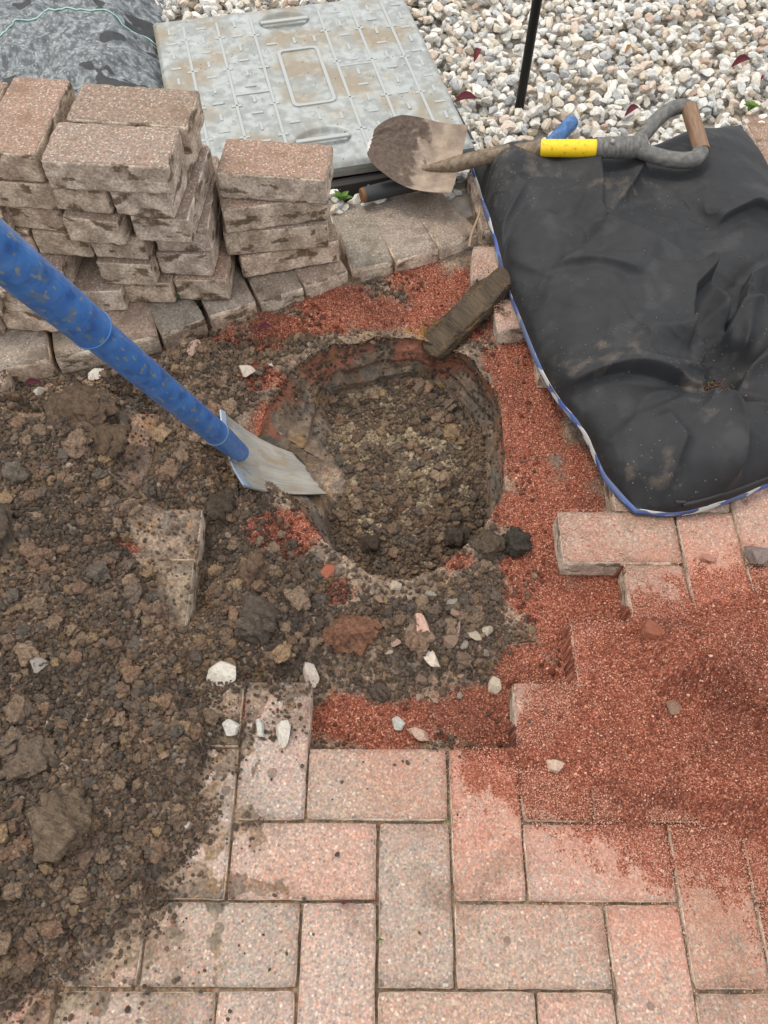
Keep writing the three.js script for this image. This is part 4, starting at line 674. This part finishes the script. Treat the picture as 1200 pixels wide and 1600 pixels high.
    fill[k] = f; fx[k] = px[k] = x; fz[k] = pz[k] = z; py[k] = f + 0.006; if (i === 0 || j === 0 || i === NX || j === NZ) { pin[k] = 1; py[k] = 0.018 + 0.006 * noise(s * 14 + t * 19, t * 9, 302); }
  }
  // loose cloth settles over the stuffing: stretch and bend constraints, gravity, contact
  const ca = [], cb2 = [], cl0 = [], ck = []; const slack = (a, b) => { const mx = (fx[a] + fx[b]) / 2, mz = (fz[a] + fz[b]) / 2; let ux = fx[b] - fx[a], uz = fz[b] - fz[a]; const l = Math.hypot(ux, uz) || 1; ux /= l; uz /= l; let m = 1.03 + 0.03 * ux * ux + 0.05 * clamp(noise(mx * 5, mz * 5, 340) + 0.2); for (const [bx, bz2, am, rg] of [[0.712, -0.635, 0.13, 0.12], [0.856, -0.837, 0.13, 0.12], [0.57, -1.34, 0.12, 0.1], [0.33, -1.0, 0.08, 0.08], [0.42, -0.62, 0.09, 0.07], [0.56, -0.39, 0.08, 0.08]]) { const dx = mx - bx, dz = mz - bz2, d = Math.hypot(dx, dz) || 1e-6, cr = (ux * dz - uz * dx) / d; m += am * Math.exp(-d / rg) * cr * cr; } return m; };
  const add = (a, b, k) => { ca.push(a); cb2.push(b); cl0.push(Math.hypot(fx[a] - fx[b], fz[a] - fz[b]) * slack(a, b)); ck.push(k); };
  for (let j = 0; j <= NZ; j++) for (let i = 0; i <= NX; i++) { const k = at(i, j); if (i < NX) add(k, k + 1, 0.5, 1.075); if (j < NZ) add(k, k + n1, 0.5, 1.06); if (i < NX && j < NZ) { add(k, k + n1 + 1, 0.3, 1.062); add(k + 1, k + n1, 0.3, 1.062); } if (i < NX - 2) add(k, k + 3, 0.06); if (j < NZ - 2) add(k, k + 3 * n1, 0.06); }
  const A = Int32Array.from(ca), Bc = Int32Array.from(cb2), L0 = Float64Array.from(cl0), K = Float64Array.from(ck), vx = new Float64Array(num), vy = new Float64Array(num), vz = new Float64Array(num);
  for (let k = 0; k < num; k++) if (!pin[k]) py[k] += 0.006 * noise(fx[k] * 30, fz[k] * 24, 303) + 0.003 * noise(fx[k] * 70, fz[k] * 60, 308);
  for (let it = 0; it < 105; it++) {
    const ox = px.slice(), oy = py.slice(), oz = pz.slice();
    for (let k = 0; k < num; k++) if (!pin[k]) { px[k] += vx[k] * 0.9; py[k] += vy[k] * 0.9 - 0.0003; pz[k] += vz[k] * 0.9; }
    for (let s = 0; s < 4; s++) {
      for (let c = 0; c < A.length; c++) {
        const a = A[c], b = Bc[c]; let dx = px[b] - px[a], dy = py[b] - py[a], dz = pz[b] - pz[a]; const l = Math.sqrt(dx * dx + dy * dy + dz * dz) || 1e-9, w = (pin[a] ? 0 : 1) + (pin[b] ? 0 : 1); if (!w) continue;
        const m = (l - L0[c]) / l * K[c] * (l < L0[c] ? 0.8 : 1) / w; dx *= m; dy *= m; dz *= m; if (!pin[a]) { px[a] += dx; py[a] += dy; pz[a] += dz; } if (!pin[b]) { px[b] -= dx; py[b] -= dy; pz[b] -= dz; }
      }
      for (let k = 0; k < num; k++) if (!pin[k]) { if (py[k] < fill[k]) py[k] += (fill[k] - py[k]) * 0.8; else if (py[k] > fill[k] + 0.02) py[k] += (fill[k] + 0.02 - py[k]) * 0.5; }
    }
    for (let k = 0; k < num; k++) { vx[k] = px[k] - ox[k]; vy[k] = py[k] - oy[k]; vz[k] = pz[k] - oz[k]; }
  }
  for (let pass = 0; pass < 1; pass++) for (const q of [px, py, pz]) { const o = q.slice(); for (let j = 1; j < NZ; j++) for (let i = 1; i < NX; i++) { const k = at(i, j); q[k] = o[k] * 0.5 + 0.125 * (o[k - 1] + o[k + 1] + o[k - n1] + o[k + n1]); } }
  const tex = colorTex(1024, 1024, (u, v) => {
    const x = 0.25 + u * 0.85, z = -1.5 + v * 1.15; let g = 1 + 0.16 * fbm(x * 9, z * 9, 4, 311) + 0.1 * fbm(x * 60, z * 60, 3, 312); let c = [40 * g, 41 * g, 43 * g];
    const d = fbm(x * 14, z * 14, 5, 313); c = mix3(c, [80, 80, 79], 0.3 * ss(0.1, 0.5, d)); 
    const q = blobs([[0.7, -0.65, 0.1, 0.05], [0.66, -0.6, 0.05, 0.1], [0.5, -0.68, 0.12, 0.05], [0.42, -1.2, 0.1, 0.1], [0.6, -1.12, 0.1, 0.06], [0.58, -0.45, 0.06, 0.04]], x, z); c = mix3(c, [120, 104, 88], 0.5 * ss(0.5, 1.1, q * 0.75 + 0.7 * fbm(x * 40, z * 40, 5, 314)));
    worley(x * 150, z * 150, 315); if (W.d1 < 0.04 + 0.1 * idf(3) && idf(1) > 0.975 - 0.2 * q) c = mix3(c, [168, 156, 140], 0.6); 
    return c;
  });
  const creases = grayTex(1024, 1024, (u, v) => { const x = u * 0.85, z = v * 1.15, wx = x + 0.05 * noise(x * 6, z * 6, 330), wz = z + 0.05 * noise(x * 6 + 9, z * 6, 331), r1 = 1 - Math.abs(noise(wx * 13 + wz * 6, wz * 7 - wx * 4, 332)) * 3, r2 = 1 - Math.abs(noise(wx * 26 - wz * 15, wz * 21 + wx * 6, 333)) * 3, m1 = ss(-0.1, 0.35, noise(x * 5, z * 5, 334)), m2 = ss(-0.1, 0.3, noise(x * 7 + 4, z * 7, 335)); return clamp(0.3 + 0.42 * Math.pow(clamp(r1), 1.6) * m1 + 0.22 * Math.pow(clamp(r2), 1.6) * m2 + 0.12 * fbm(x * 16, z * 16, 3, 336) + 0.02 * noise(x * 500, z * 500, 337)); });
  const bag = base('cushion_cover', 0, 0, 0); tag(bag, 'wrinkled black cushion with blue and white camouflage underside lying on the paving', 'cushion');
  const topG = gridGeo(NX, NZ, (i, j) => { const k = at(i, j); return [px[k], py[k], pz[k], (fx[k] - 0.25) / 0.85, (fz[k] + 1.5) / 1.15]; });
  mesh('top_fabric', topG, new THREE.MeshPhysicalMaterial({ map: tex, roughness: 0.72, specularIntensity: 0.8, sheen: 0.2, sheenRoughness: 0.5, sheenColor: new THREE.Color(0.5, 0.53, 0.56), bumpMap: creases, bumpScale: 0.007, side: THREE.DoubleSide }), bag);
  // underside: a band that swells past the seam, then the flat bottom
  const camo = colorTex(1024, 256, (u, v) => { const a = fbm(u * 9, v * 2, 3, 321), b = fbm(u * 8 + 7, v * 2, 3, 322); return a > 0.2 ? [198, 198, 192] : b > 0.1 ? [96, 108, 140] : b < -0.2 ? [70, 78, 104] : a < -0.2 ? [140, 144, 150] : [84, 106, 168]; });
  const loop = []; for (let j = 0; j <= NZ; j++) loop.push(at(0, j)); for (let i = 1; i <= NX; i++) loop.push(at(i, NZ)); for (let j = NZ - 1; j >= 0; j--) loop.push(at(NX, j)); for (let i = NX - 1; i >= 0; i--) loop.push(at(i, 0));
  const cx = 0.66, cz = -0.92, band = gridGeo(loop.length - 1, 12, (i, j) => {
    const k = loop[i], kp = loop[Math.max(0, i - 2)], kn = loop[Math.min(loop.length - 1, i + 2)]; let tx = px[kn] - px[kp], tz = pz[kn] - pz[kp]; const l = Math.hypot(tx, tz) || 1; let nx = -tz / l, nz = tx / l; if (nx * (px[k] - cx) + nz * (pz[k] - cz) < 0) { nx = -nx; nz = -nz; }
    const a = j / 12 * Math.PI * 0.9, sw = 0.0005 + 0.0065 * ss(-0.25, 0.4, noise(i * 0.028, 0, 323)), y = py[k] * (0.5 + 0.5 * Math.cos(a)) ; return [px[k] + nx * sw * Math.sin(a), Math.max(0.002, y), pz[k] + nz * sw * Math.sin(a), i / loop.length * 3, j / 12 * 0.3];
  });
  mesh('camouflage_edge', band, std({ map: camo, roughness: 0.85, side: THREE.DoubleSide }), bag);
  mesh('underside', gridGeo(NX, NZ, (i, j) => { const k = at(i, j); return [fx[k], 0.0035 + 0.0008 * Math.sin(i), fz[k], fx[k], fz[k]]; }), std({ map: camo, roughness: 0.85 }), bag);
  // zip along the lower edge
  const zp = []; for (let i = 31; i <= NX - 2; i += 3) { const k = at(i, NZ - 2); zp.push(V(px[k], py[k] + 0.004, pz[k] - 0.002)); }
  const zm = std({ color: srgb(34, 35, 37), roughness: 0.5 }), zip = mesh('zip', tubeAlong(zp, 0.005, 160, 8), zm, bag); mesh('zip_flap', tubeAlong(zp.map((p) => V(p.x, p.y + 0.003, p.z - 0.009)), 0.0042, 160, 8), zm, zip);
  const z0 = zp[0]; mesh('slider', new RoundedBoxGeometry(0.018, 0.006, 0.01, 2, 0.002).translate(z0.x - 0.004, z0.y + 0.005, z0.z - 0.004), std({ color: srgb(60, 60, 62), metalness: 0.5, roughness: 0.4 }), zip);
  // grit caught in the folds
  const R = rng(91), items = []; for (let q = 0; q < 900; q++) { const i = 4 + (R() * (NX - 8)) | 0, j = 4 + (R() * (NZ - 8)) | 0, k = at(i, j), b = blobs([[0.7, -0.645, 0.06, 0.05], [0.76, -0.6, 0.1, 0.06], [0.58, -0.45, 0.06, 0.05], [0.52, -0.68, 0.12, 0.05]], fx[k], fz[k]); if (R() > 0.04 + b) continue; const r = 0.0009 + 0.0016 * R() * R(); items.push(item(R, px[k], py[k] + r * 0.4, pz[k], r, srgb(170 + 40 * R(), 140 + 40 * R(), 118 + 40 * R()), (R() * 6) | 0)); }
  const near = []; for (let k = 0; k < num; k++) if (Math.hypot(px[k] - 0.712, (pz[k] + 0.635) * 1.3) < 0.03) near.push(k);
  for (let q = 0; q < 520; q++) { const k = near[(R() * near.length) | 0], d = Math.hypot(px[k] - 0.712, pz[k] + 0.635); if (R() < d / 0.036) continue; const r = 0.001 + 0.0022 * R() * R(); items.push(item(R, px[k] + (R() - 0.5) * 0.005, py[k] + r * 0.4 + 0.004 * (1 - d / 0.03) * R(), pz[k] + (R() - 0.5) * 0.005, r, srgb(140 + 50 * R(), 112 + 40 * R(), 90 + 40 * R()), (R() * 6) | 0)); }
  scatter('cushion_grit', 'specks of sand caught in the folds of the black cushion', 'grit', smallRocks, clodMat(new THREE.Color(1, 1, 1)), items);
}

// ---------------------------------------------------------------- blue spade stuck into the hole's edge
{
  const B = V(-0.1486, 0.03, -0.5079), ax = V(-0.1363, 0.9335, 0.3316).normalize(), sp = base('digging_spade', B.x, B.y, B.z); tag(sp, 'spade with muddy blue shaft and pale worn blade stuck in the hole edge', 'spade');
  const blueTex = colorTex(512, 1024, (u, v) => {
    let c = mix3([46, 104, 174], [66, 126, 194], clamp(0.5 + fbm(u * 5, v * 20, 3, 401))); const m = fbm(u * 7, v * 14, 5, 402); c = mix3(c, [116, 122, 124], 0.55 * ss(0.26, 0.5, m)); c = mix3(c, [160, 146, 118], 0.65 * ss(0.36, 0.46, fbm(u * 20 + 5, v * 26, 5, 403))); c = mix3(c, [28, 70, 132], 0.45 * ss(0.05, 0.5, fbm(u * 5 + 9, v * 16, 4, 404))); return c; });
  const blue = new THREE.MeshPhysicalMaterial({ map: blueTex, roughness: 0.36, clearcoat: 0.3, clearcoatRoughness: 0.4, bumpMap: fine, bumpScale: 0.0006 });
  const P = (t) => ax.clone().multiplyScalar(t);
  mesh('shaft', taper(P(0.11), P(0.54), 0.0205, 0.0205, 40), blue, sp); mesh('sleeve', taper(P(0.53), P(0.93), 0.0235, 0.0245, 40), blue, sp);
  const soc = mesh('socket', taper(P(-0.012), P(0.117), 0.0165, 0.0212, 40), blue, sp);
  const ring = (t, r) => { const g = new THREE.TorusGeometry(r, 0.0014, 8, 48); g.applyQuaternion(new THREE.Quaternion().setFromUnitVectors(V(0, 0, 1), ax)); const p = P(t); return g.translate(p.x, p.y, p.z); };
  mesh('weld_bead', ring(0.117, 0.0206), std({ color: srgb(110, 128, 150), roughness: 0.5 }), soc); mesh('collar', ring(0.531, 0.0232), std({ color: srgb(70, 118, 178), roughness: 0.4 }), sp);
  // grip at the far end of the shaft, out of the picture
  const e = P(0.93), side = V(1, 0, 0).cross(ax).normalize().cross(ax).normalize(); const gripM = std({ color: srgb(40, 90, 160), roughness: 0.5 });
  mesh('handle_yoke', tubeAlong([e.clone().addScaledVector(side, 0.0), e.clone().addScaledVector(ax, 0.03).addScaledVector(side, 0.03), e.clone().addScaledVector(ax, 0.1).addScaledVector(side, 0.058)], 0.011), gripM, sp); mesh('handle_yoke', tubeAlong([e.clone(), e.clone().addScaledVector(ax, 0.03).addScaledVector(side, -0.03), e.clone().addScaledVector(ax, 0.1).addScaledVector(side, -0.058)], 0.011), gripM, sp);
  mesh('grip', taper(e.clone().addScaledVector(ax, 0.1).addScaledVector(side, -0.062), e.clone().addScaledVector(ax, 0.1).addScaledVector(side, 0.062), 0.015, 0.015), gripM, sp);
  // blade: shoulders to cutting edge, dished, 2 mm of steel
  const s0 = V(-0.19, 0.036, -0.585).sub(B), s1 = V(-0.135, 0.03, -0.43).sub(B), e0 = V(-0.058, -0.14, -0.61).sub(B), e1 = V(0.0, -0.14, -0.523).sub(B);
  const nrm = e0.clone().sub(s0).cross(s1.clone().sub(s0)).normalize(); if (nrm.y < 0) nrm.negate();
  const surf = (u, v, off) => { const a = s0.clone().lerp(s1, v), b = e0.clone().lerp(e1, v), p = a.lerp(b, u); const dish = 0.013 * (4 * (v - 0.5) ** 2) * (1 - 0.3 * u); const c = 0.012 * Math.sin(u * Math.PI) ; const cut = u > 0.9 ? (u - 0.9) * 0.12 * (v - 0.5) ** 2 : 0; return p.addScaledVector(nrm, dish - c - 0.006 + off - cut); };
  const bladeTex = colorTex(512, 512, (u, v) => { let c = mix3([172, 169, 160], [196, 191, 180], clamp(0.5 + fbm(u * 6, v * 4, 5, 411))); c = mix3(c, [126, 124, 120], 0.4 * ss(0.2, 0.45, noise(u * 60, v * 4 + u * 3, 415))); c = mix3(c, [170, 150, 122], 0.6 * ss(0.0, 0.45, fbm(u * 5 + 3, v * 5, 5, 412))); c = mix3(c, [112, 146, 186], 0.6 * ss(0.15, 0.5, (0.3 - v) * 1.2 + 0.6 * fbm(u * 9, v * 9, 5, 413))); c = mix3(c, [66, 58, 50], 0.85 * ss(0.0, 0.04, v - 0.975 + 0.03 * fbm(u * 8, v * 6, 4, 414) + 0.1 * ss(0.25, 0.0, u))); return c; });
  const top = gridGeo(40, 40, (i, j) => { const p = surf(j / 40, i / 40, 0.0018); return [p.x, p.y, p.z, i / 40, j / 40]; }), bot = gridGeo(40, 40, (i, j) => { const p = surf(j / 40, 1 - i / 40, -0.0018); return [p.x, p.y, p.z, 1 - i / 40, j / 40]; });
  const edge = gridGeo(160, 1, (i, j) => { const k = i / 40; const [u, v] = k < 1 ? [0, k] : k < 2 ? [k - 1, 1] : k < 3 ? [1, 3 - k] : [4 - k, 0]; const p = surf(u, v, j ? 0.0018 : -0.0018); return [p.x, p.y, p.z, v, u]; });
  mesh('blade', mergeGeometries([top, bot, edge]), new THREE.MeshStandardMaterial({ map: bladeTex, metalness: 0.35, roughness: 0.5, bumpMap: fine, bumpScale: 0.0006, side: THREE.DoubleSide }), sp);
  const treadM = std({ color: srgb(164, 178, 194), metalness: 0.3, roughness: 0.5 });
  for (const [a, b] of [[0.0, 0.26], [0.74, 1.0]]) { const p0 = surf(0, a, 0.003), p1 = surf(0, b, 0.003), d = p1.clone().sub(p0), g = new RoundedBoxGeometry(d.length(), 0.004, 0.014, 2, 0.0015); const bas = new THREE.Matrix4().makeBasis(d.clone().normalize(), nrm, d.clone().normalize().cross(nrm)); g.applyMatrix4(bas); const m = p0.add(p1).multiplyScalar(0.5); mesh('tread', g.translate(m.x, m.y, m.z), treadM, sp); }
  // strapping that runs from the socket onto the blade
  mesh('strap', gridGeo(24, 30, (i, j) => { const u = j / 30 * 0.5 - 0.04, t = i / 24 * 2 - 1, k = clamp((u + 0.04) / 0.5), w = mix(0.135, 0.03, k), p = surf(Math.max(u, 0), 0.5 + t * w, 0.0005 + mix(0.02, 0.0, Math.sqrt(k)) * Math.sqrt(Math.max(0, 1 - t * t))); if (u < 0) p.addScaledVector(ax, -u * 0.3); return [p.x, p.y, p.z, 0.5 + t * w, clamp(u)]; }), new THREE.MeshStandardMaterial({ map: bladeTex, metalness: 0.35, roughness: 0.5, side: THREE.DoubleSide }), sp);
}

// ---------------------------------------------------------------- shovel lying on cover and cushion
{
  const sh = base('round_shovel', 0.27, 0.065, -1.255); tag(sh, 'round-point shovel with muddy blade, yellow shaft end and D-handle lying behind the cushion', 'shovel');
  const O = V(0.27, 0.065, -1.255), P = (x, y, z) => V(x, y, z).sub(O);
  // blade: shoulders at the socket, rounded tip to the other side
  const mudTex = colorTex(512, 512, (u, v) => { let c = mix3([128, 112, 98], [166, 148, 130], clamp(0.5 + fbm(u * 7, v * 7, 5, 421))); const m = ss(-0.02, 0.1, u - 0.42 + 0.28 * fbm(u * 6, v * 6, 5, 422)); c = mix3(c, mix3([82, 68, 58], [104, 88, 76], clamp(0.5 + fbm(u * 30, v * 30, 4, 423))), m); if (u > 0.965 + 0.02 * noise(v * 14, 2, 424)) c = [206, 204, 198]; return c; });
  const NB = 60, half = (u) => { const w = 0.092; return u < 0.38 ? w * (0.98 + 0.04 * u) : w * Math.sqrt(Math.max(0, 1 - Math.pow((u - 0.38) / 0.62, 2.1))); };
  const bl = (u, v, off) => { const w = half(u), t = v * 2 - 1, lz = t * w, lx = -0.205 * u, dish = 0.026 * t * t * (w / 0.092) + 0.02 * u * u - 0.012 * Math.sin(Math.min(1, u * 1.4) * Math.PI); const mud = off > 0 ? 0.006 * ss(0.4, 0.55, u) * ss(1.0, 0.9, u) * ss(1.0, 0.8, Math.abs(t)) * (0.6 + fbm(u * 9, v * 9, 4, 425)) : 0; return [lx, dish + off + mud, lz]; };
  const g1 = gridGeo(NB, NB, (i, j) => { const p = bl(j / NB, i / NB, 0.001); return [...p, j / NB, i / NB]; }), g2 = gridGeo(NB, NB, (i, j) => { const p = bl(j / NB, 1 - i / NB, -0.001); return [...p, 0.05 + 0.1 * j / NB, i / NB]; }); const g3 = gridGeo(NB * 2, 1, (i, j) => { const k = i / NB, p = k < 1 ? bl(k, 0, j ? -0.001 : 0.001) : bl(2 - k, 1, j ? -0.001 : 0.001); return [...p, 0.1, k]; });
  const blade = mesh('blade', mergeGeometries([g1, g2, g3]), new THREE.MeshStandardMaterial({ map: mudTex, metalness: 0.15, roughness: 0.75, bumpMap: grit, bumpScale: 0.0012, side: THREE.DoubleSide }), sh); blade.position.set(0.0, 0.008, 0.022); blade.rotation.set(rad(14), rad(-13), rad(2));
  const steel = std({ color: srgb(134, 120, 104), map: clodTex, metalness: 0.2, roughness: 0.7 });
  mesh('socket', mergeGeometries([taper(P(0.19, 0.062, -1.238), P(0.262, 0.078, -1.234), 0.005, 0.0165, 24), tubeAlong([P(0.26, 0.0775, -1.234), P(0.3, 0.092, -1.231), P(0.345, 0.106, -1.229), P(0.375, 0.113, -1.228)], 0.0166, 30, 24)]), steel, sh);
  mesh('shaft', taper(P(0.345, 0.106, -1.229), P(0.445, 0.126, -1.226), 0.016, 0.0155, 28), steel, sh);
  const yel = std({ map: colorTex(256, 256, (u, v) => mix3([236, 196, 20], [150, 120, 60], 0.45 * ss(0.2, 0.55, fbm(u * 14, v * 14, 5, 431)))), roughness: 0.5 });
  mesh('shaft_sleeve', taper(P(0.438, 0.125, -1.226), P(0.562, 0.138, -1.208), 0.0172, 0.0182, 28), yel, sh);
  const gm = std({ map: colorTex(256, 256, (u, v) => mix3([82, 83, 82], [124, 119, 111], clamp(0.45 + 0.9 * fbm(u * 10, v * 10, 5, 441)))), roughness: 0.65 });
  const h = mesh('handle_yoke', mergeGeometries([taper(P(0.55, 0.138, -1.21), P(0.6, 0.142, -1.206), 0.0205, 0.022, 28), tubeAlong([P(0.598, 0.142, -1.206), P(0.622, 0.143, -1.206), P(0.65, 0.145, -1.212)], 0.0222, 20, 24)]), gm, sh);
  mesh('rivet', new THREE.SphereGeometry(0.006, 14, 10).translate(...P(0.578, 0.16, -1.199).toArray()), std({ color: srgb(150, 146, 140), metalness: 0.5, roughness: 0.5 }), h);
  mesh('handle_arm', tubeAlong([P(0.632, 0.143, -1.214), P(0.66, 0.147, -1.252), P(0.69, 0.15, -1.292), P(0.722, 0.153, -1.322), P(0.752, 0.154, -1.332), P(0.764, 0.154, -1.322)], 0.0155, 60, 16), gm, sh);
  mesh('handle_arm', tubeAlong([P(0.63, 0.143, -1.205), P(0.665, 0.141, -1.184), P(0.71, 0.14, -1.17), P(0.748, 0.14, -1.174), P(0.768, 0.142, -1.196)], 0.0165, 60, 16), gm, sh);
  mesh('grip', taper(P(0.768, 0.143, -1.193), P(0.762, 0.155, -1.326), 0.0168, 0.0168, 26), std({ map: colorTex(256, 256, (u, v) => mix3([112, 84, 62], [140, 112, 88], clamp(0.5 + fbm(u * 22, v * 3, 4, 451)))), roughness: 0.6 }), sh);
}
// ends of other tools, the pole, the muddy board
{
  const k = base('tool_handle', 0.062, 0.03, -1.191); tag(k, 'black rubber tool grip poking out from under the shovel blade', 'tool handle');
  const d = V(0.93, 0, -0.36).normalize(); mesh('grip', taper(V(0, 0, 0), d.clone().multiplyScalar(0.17), 0.0165, 0.0195, 28), std({ color: srgb(52, 54, 56), roughness: 0.55 }), k); mesh('end_ring', taper(d.clone().multiplyScalar(-0.006), d.clone().multiplyScalar(0.002), 0.015, 0.0168, 28), std({ color: srgb(120, 84, 54) }), k);
  const b = base('tool_handle', 0.5, 0.03, -1.385); tag(b, 'blue tool handle end sticking out behind the yellow shaft', 'tool handle');
  const bd = V(0.6, 0.08, -0.78).normalize(); const bm = std({ color: srgb(70, 116, 178), roughness: 0.45, map: clodTex }); mesh('grip', taper(bd.clone().multiplyScalar(-0.12), bd.clone().multiplyScalar(0.075), 0.016, 0.0172, 28), bm, b); mesh('end_cap', new THREE.SphereGeometry(0.0172, 24, 16).translate(...bd.clone().multiplyScalar(0.075).toArray()), bm, b);
  const p = base('metal_pole', 0.441, -0.02, -1.568); tag(p, 'thin black metal pole standing upright in the gravel', 'pole'); const pm = std({ color: srgb(30, 29, 28), roughness: 0.45, metalness: 0.4, bumpMap: fine, bumpScale: 0.0004 });
  mesh('tube', taper(V(0, 0, 0), V(0, 1.55, 0), 0.0112, 0.0112, 28), pm, p); mesh('end_cap', new THREE.SphereGeometry(0.0114, 20, 12).translate(0, 1.55, 0), pm, p);
  const bo = base('muddy_board', 0.284, -0.026, -0.897); tag(bo, 'mud-caked length of board slanting down into the hole', 'board');
  const g = new RoundedBoxGeometry(0.30, 0.028, 0.066, 6, 0.008), pp = g.attributes.position; for (let i = 0; i < pp.count; i++) { const x = pp.getX(i), y = pp.getY(i), z = pp.getZ(i); pp.setXYZ(i, x, y + 0.004 * Math.sin(x * 20) * 0.5, z); }
  const geo = gridGeo(90, 60, (i, j) => { const u = i / 90, a = j / 60 * Math.PI * 2, ca2 = Math.cos(a), sa = Math.sin(a), sq = (q, n) => Math.sign(q) * Math.pow(Math.abs(q), n); const end = Math.pow(clamp(1 - Math.pow(Math.abs(2 * u - 1), 14)), 0.5), w = 0.034 * (1 - 0.1 * u + 0.3 * noise(u * 4, 1, 461)), n = 1 + 0.75 * fbm(u * 4.2 + ca2 * 1.5, sa * 1.2 + u * 2.2 + 5, 5, 462); return [(u - 0.5) * 0.235, sq(sa, 0.45) * 0.014 * n * end, sq(ca2, 0.4) * w * (0.9 + 0.1 * n) * end, u * 1.16, j / 60 * 0.62]; });
  const m = mesh('plank', geo, std({ map: colorTex(512, 512, (u, v) => { let c = mix3([60, 50, 39], [92, 77, 60], clamp(0.5 + fbm(u * 9, v * 9, 5, 471))); c = mix3(c, [124, 88, 34], 0.5 * ss(0.12, 0.4, fbm(u * 9 + 4, v * 10, 4, 472))); return c; }), bumpMap: fine, bumpScale: 0.004, side: THREE.DoubleSide }), bo); bo.quaternion.setFromRotationMatrix(new THREE.Matrix4().makeBasis(...(() => { const a = V(0.175, 0.115, -0.128).normalize(), b = V(-0.45, 0.85, 0.35); const c2 = a.clone().cross(b).normalize(); return [a, c2.clone().cross(a), c2]; })()));
}
// timber at the far corner, leaves, weeds, grass roots
{
  const t = base('timber_edging', 1.25, 0, -2.16, rad(-2)); tag(t, 'brown timber edging board behind the gravel in the far corner', 'edging'); mesh('plank', new RoundedBoxGeometry(0.75, 0.09, 0.05, 3, 0.006), std({ map: colorTex(512, 128, (u, v) => mix3([104, 76, 62], [142, 108, 90], clamp(0.5 + fbm(u * 4, v * 24, 4, 481)))) }), t); for (const x of [-0.25, 0.25]) mesh('peg', new RoundedBoxGeometry(0.04, 0.12, 0.04, 2, 0.004).translate(x, -0.03, -0.046), std({ color: srgb(110, 84, 66) }), t);
  const leafG = (l, w, curl) => gridGeo(14, 8, (i, j) => { const u = i / 14, v = j / 8 * 2 - 1, ww = w * Math.pow(Math.sin(Math.PI * clamp(u * 0.96 + 0.02)), 0.8); return [(u - 0.5) * l, curl * (v * v * ww * 0.7 + Math.sin(u * 3) * 0.004), v * ww, u, v]; });
  const lm = (r, g, b) => new THREE.MeshPhysicalMaterial({ color: srgb(r, g, b), roughness: 0.6, side: THREE.DoubleSide, bumpMap: fine, bumpScale: 0.001 });
  [[0.343, 0.02, -1.745, 1.2, 0.06, [112, 34, 44], 'dark red leaf on the gravel left of the pole'], [1.014, 0.022, -1.72, 0.4, 0.075, [104, 30, 42], 'large dark red leaf on the gravel at the far side'], [0.305, 0.02, -1.555, 0.1, 0.075, [116, 44, 56], 'narrow dark red leaf by the corner of the metal cover'], [1.055, 0.02, -1.66, 1.0, 0.025, [130, 22, 30], 'small bright red leaf scrap on the gravel'], [-0.134, -0.02, -0.842, 0.3, 0.045, [108, 44, 60], 'purple leaf lying on soil below the edging'], [-0.552, 0.012, -0.668, 0.2, 0.045, [90, 34, 44], 'purple leaf on the soil at the picture edge'], [0.73, 0.03, -1.76, 0.9, 0.04, [176, 128, 76], 'orange-brown dry leaf on the gravel behind the pole'], [0.7, 0.03, -1.5, 0.6, 0.06, [110, 40, 52], 'dark red leaf inside the shovel handle loop'], [0.06, 0.004, 0.205, 0.3, 0.018, [120, 52, 62], 'small crimson sprig in a paving joint']].forEach(([x, y, z, t2, l, c, label]) => { const m = mesh('fallen_leaf', leafG(l * 0.72, l * 0.14, 1.6), lm(...c)); m.position.set(x, y, z); m.rotation.set(0.15, t2, 0.1); tag(m, label, 'leaf', 'fallen leaves'); });
  [[0.012, 0.0, -1.195, 6, 0.03, 'bright green weed between the small block stack and edging'], [1.0, 0.0, -1.545, 6, 0.028, 'green weed behind the far corner of the cushion'], [-0.31, 0.004, -0.895, 3, 0.016, 'tiny pale seedling at the foot of the tall stack'], [0.2, 0.0, 0.103, 3, 0.007, 'tiny green sprout in the joint above the long block'], [0.106, 0.0, 0.25, 3, 0.007, 'tiny green sprout in the lower paving joint']].forEach(([x, y, z, n, l, label], q) => { const w = base('weed', x, y, z); tag(w, label, 'weed'); for (let i = 0; i < n; i++) { const g = leafG(l, l * 0.24, 1).translate(l * 0.5, 0, 0); const m = mesh('leaf', g, lm(92 + i * 6, 132 + i * 4, q === 2 ? 100 : 60), w); m.rotation.set(0, i * 2.4, 0.5 + 0.25 * (i % 3), 'YXZ'); m.position.y = 0.006; } });
  const stick = (name, pts, r, c, label) => tag(mesh(name, tubeAlong(pts.map((p) => V(...p)), r, 40, 6), std({ color: srgb(...c) })), label, 'twig');
  stick('dry_stem', [[0.318, 0.02, -1.17], [0.312, 0.03, -1.13], [0.296, 0.012, -1.09], [0.29, 0.004, -1.06]], 0.003, [150, 128, 100], 'dry bent stem hanging over the edging by the cushion corner');
  stick('root_fibre', [[0.36, -0.03, -0.85], [0.38, -0.02, -0.845], [0.4, -0.01, -0.83]], 0.0009, [180, 160, 120], 'thin pale root fibre beside the cushion edge');
}
scene.traverse((o) => { if (o.isMesh) { o.castShadow = true; o.receiveShadow = true; } });
console.log('objects', scene.children.length);
renderer.render(scene, camera);
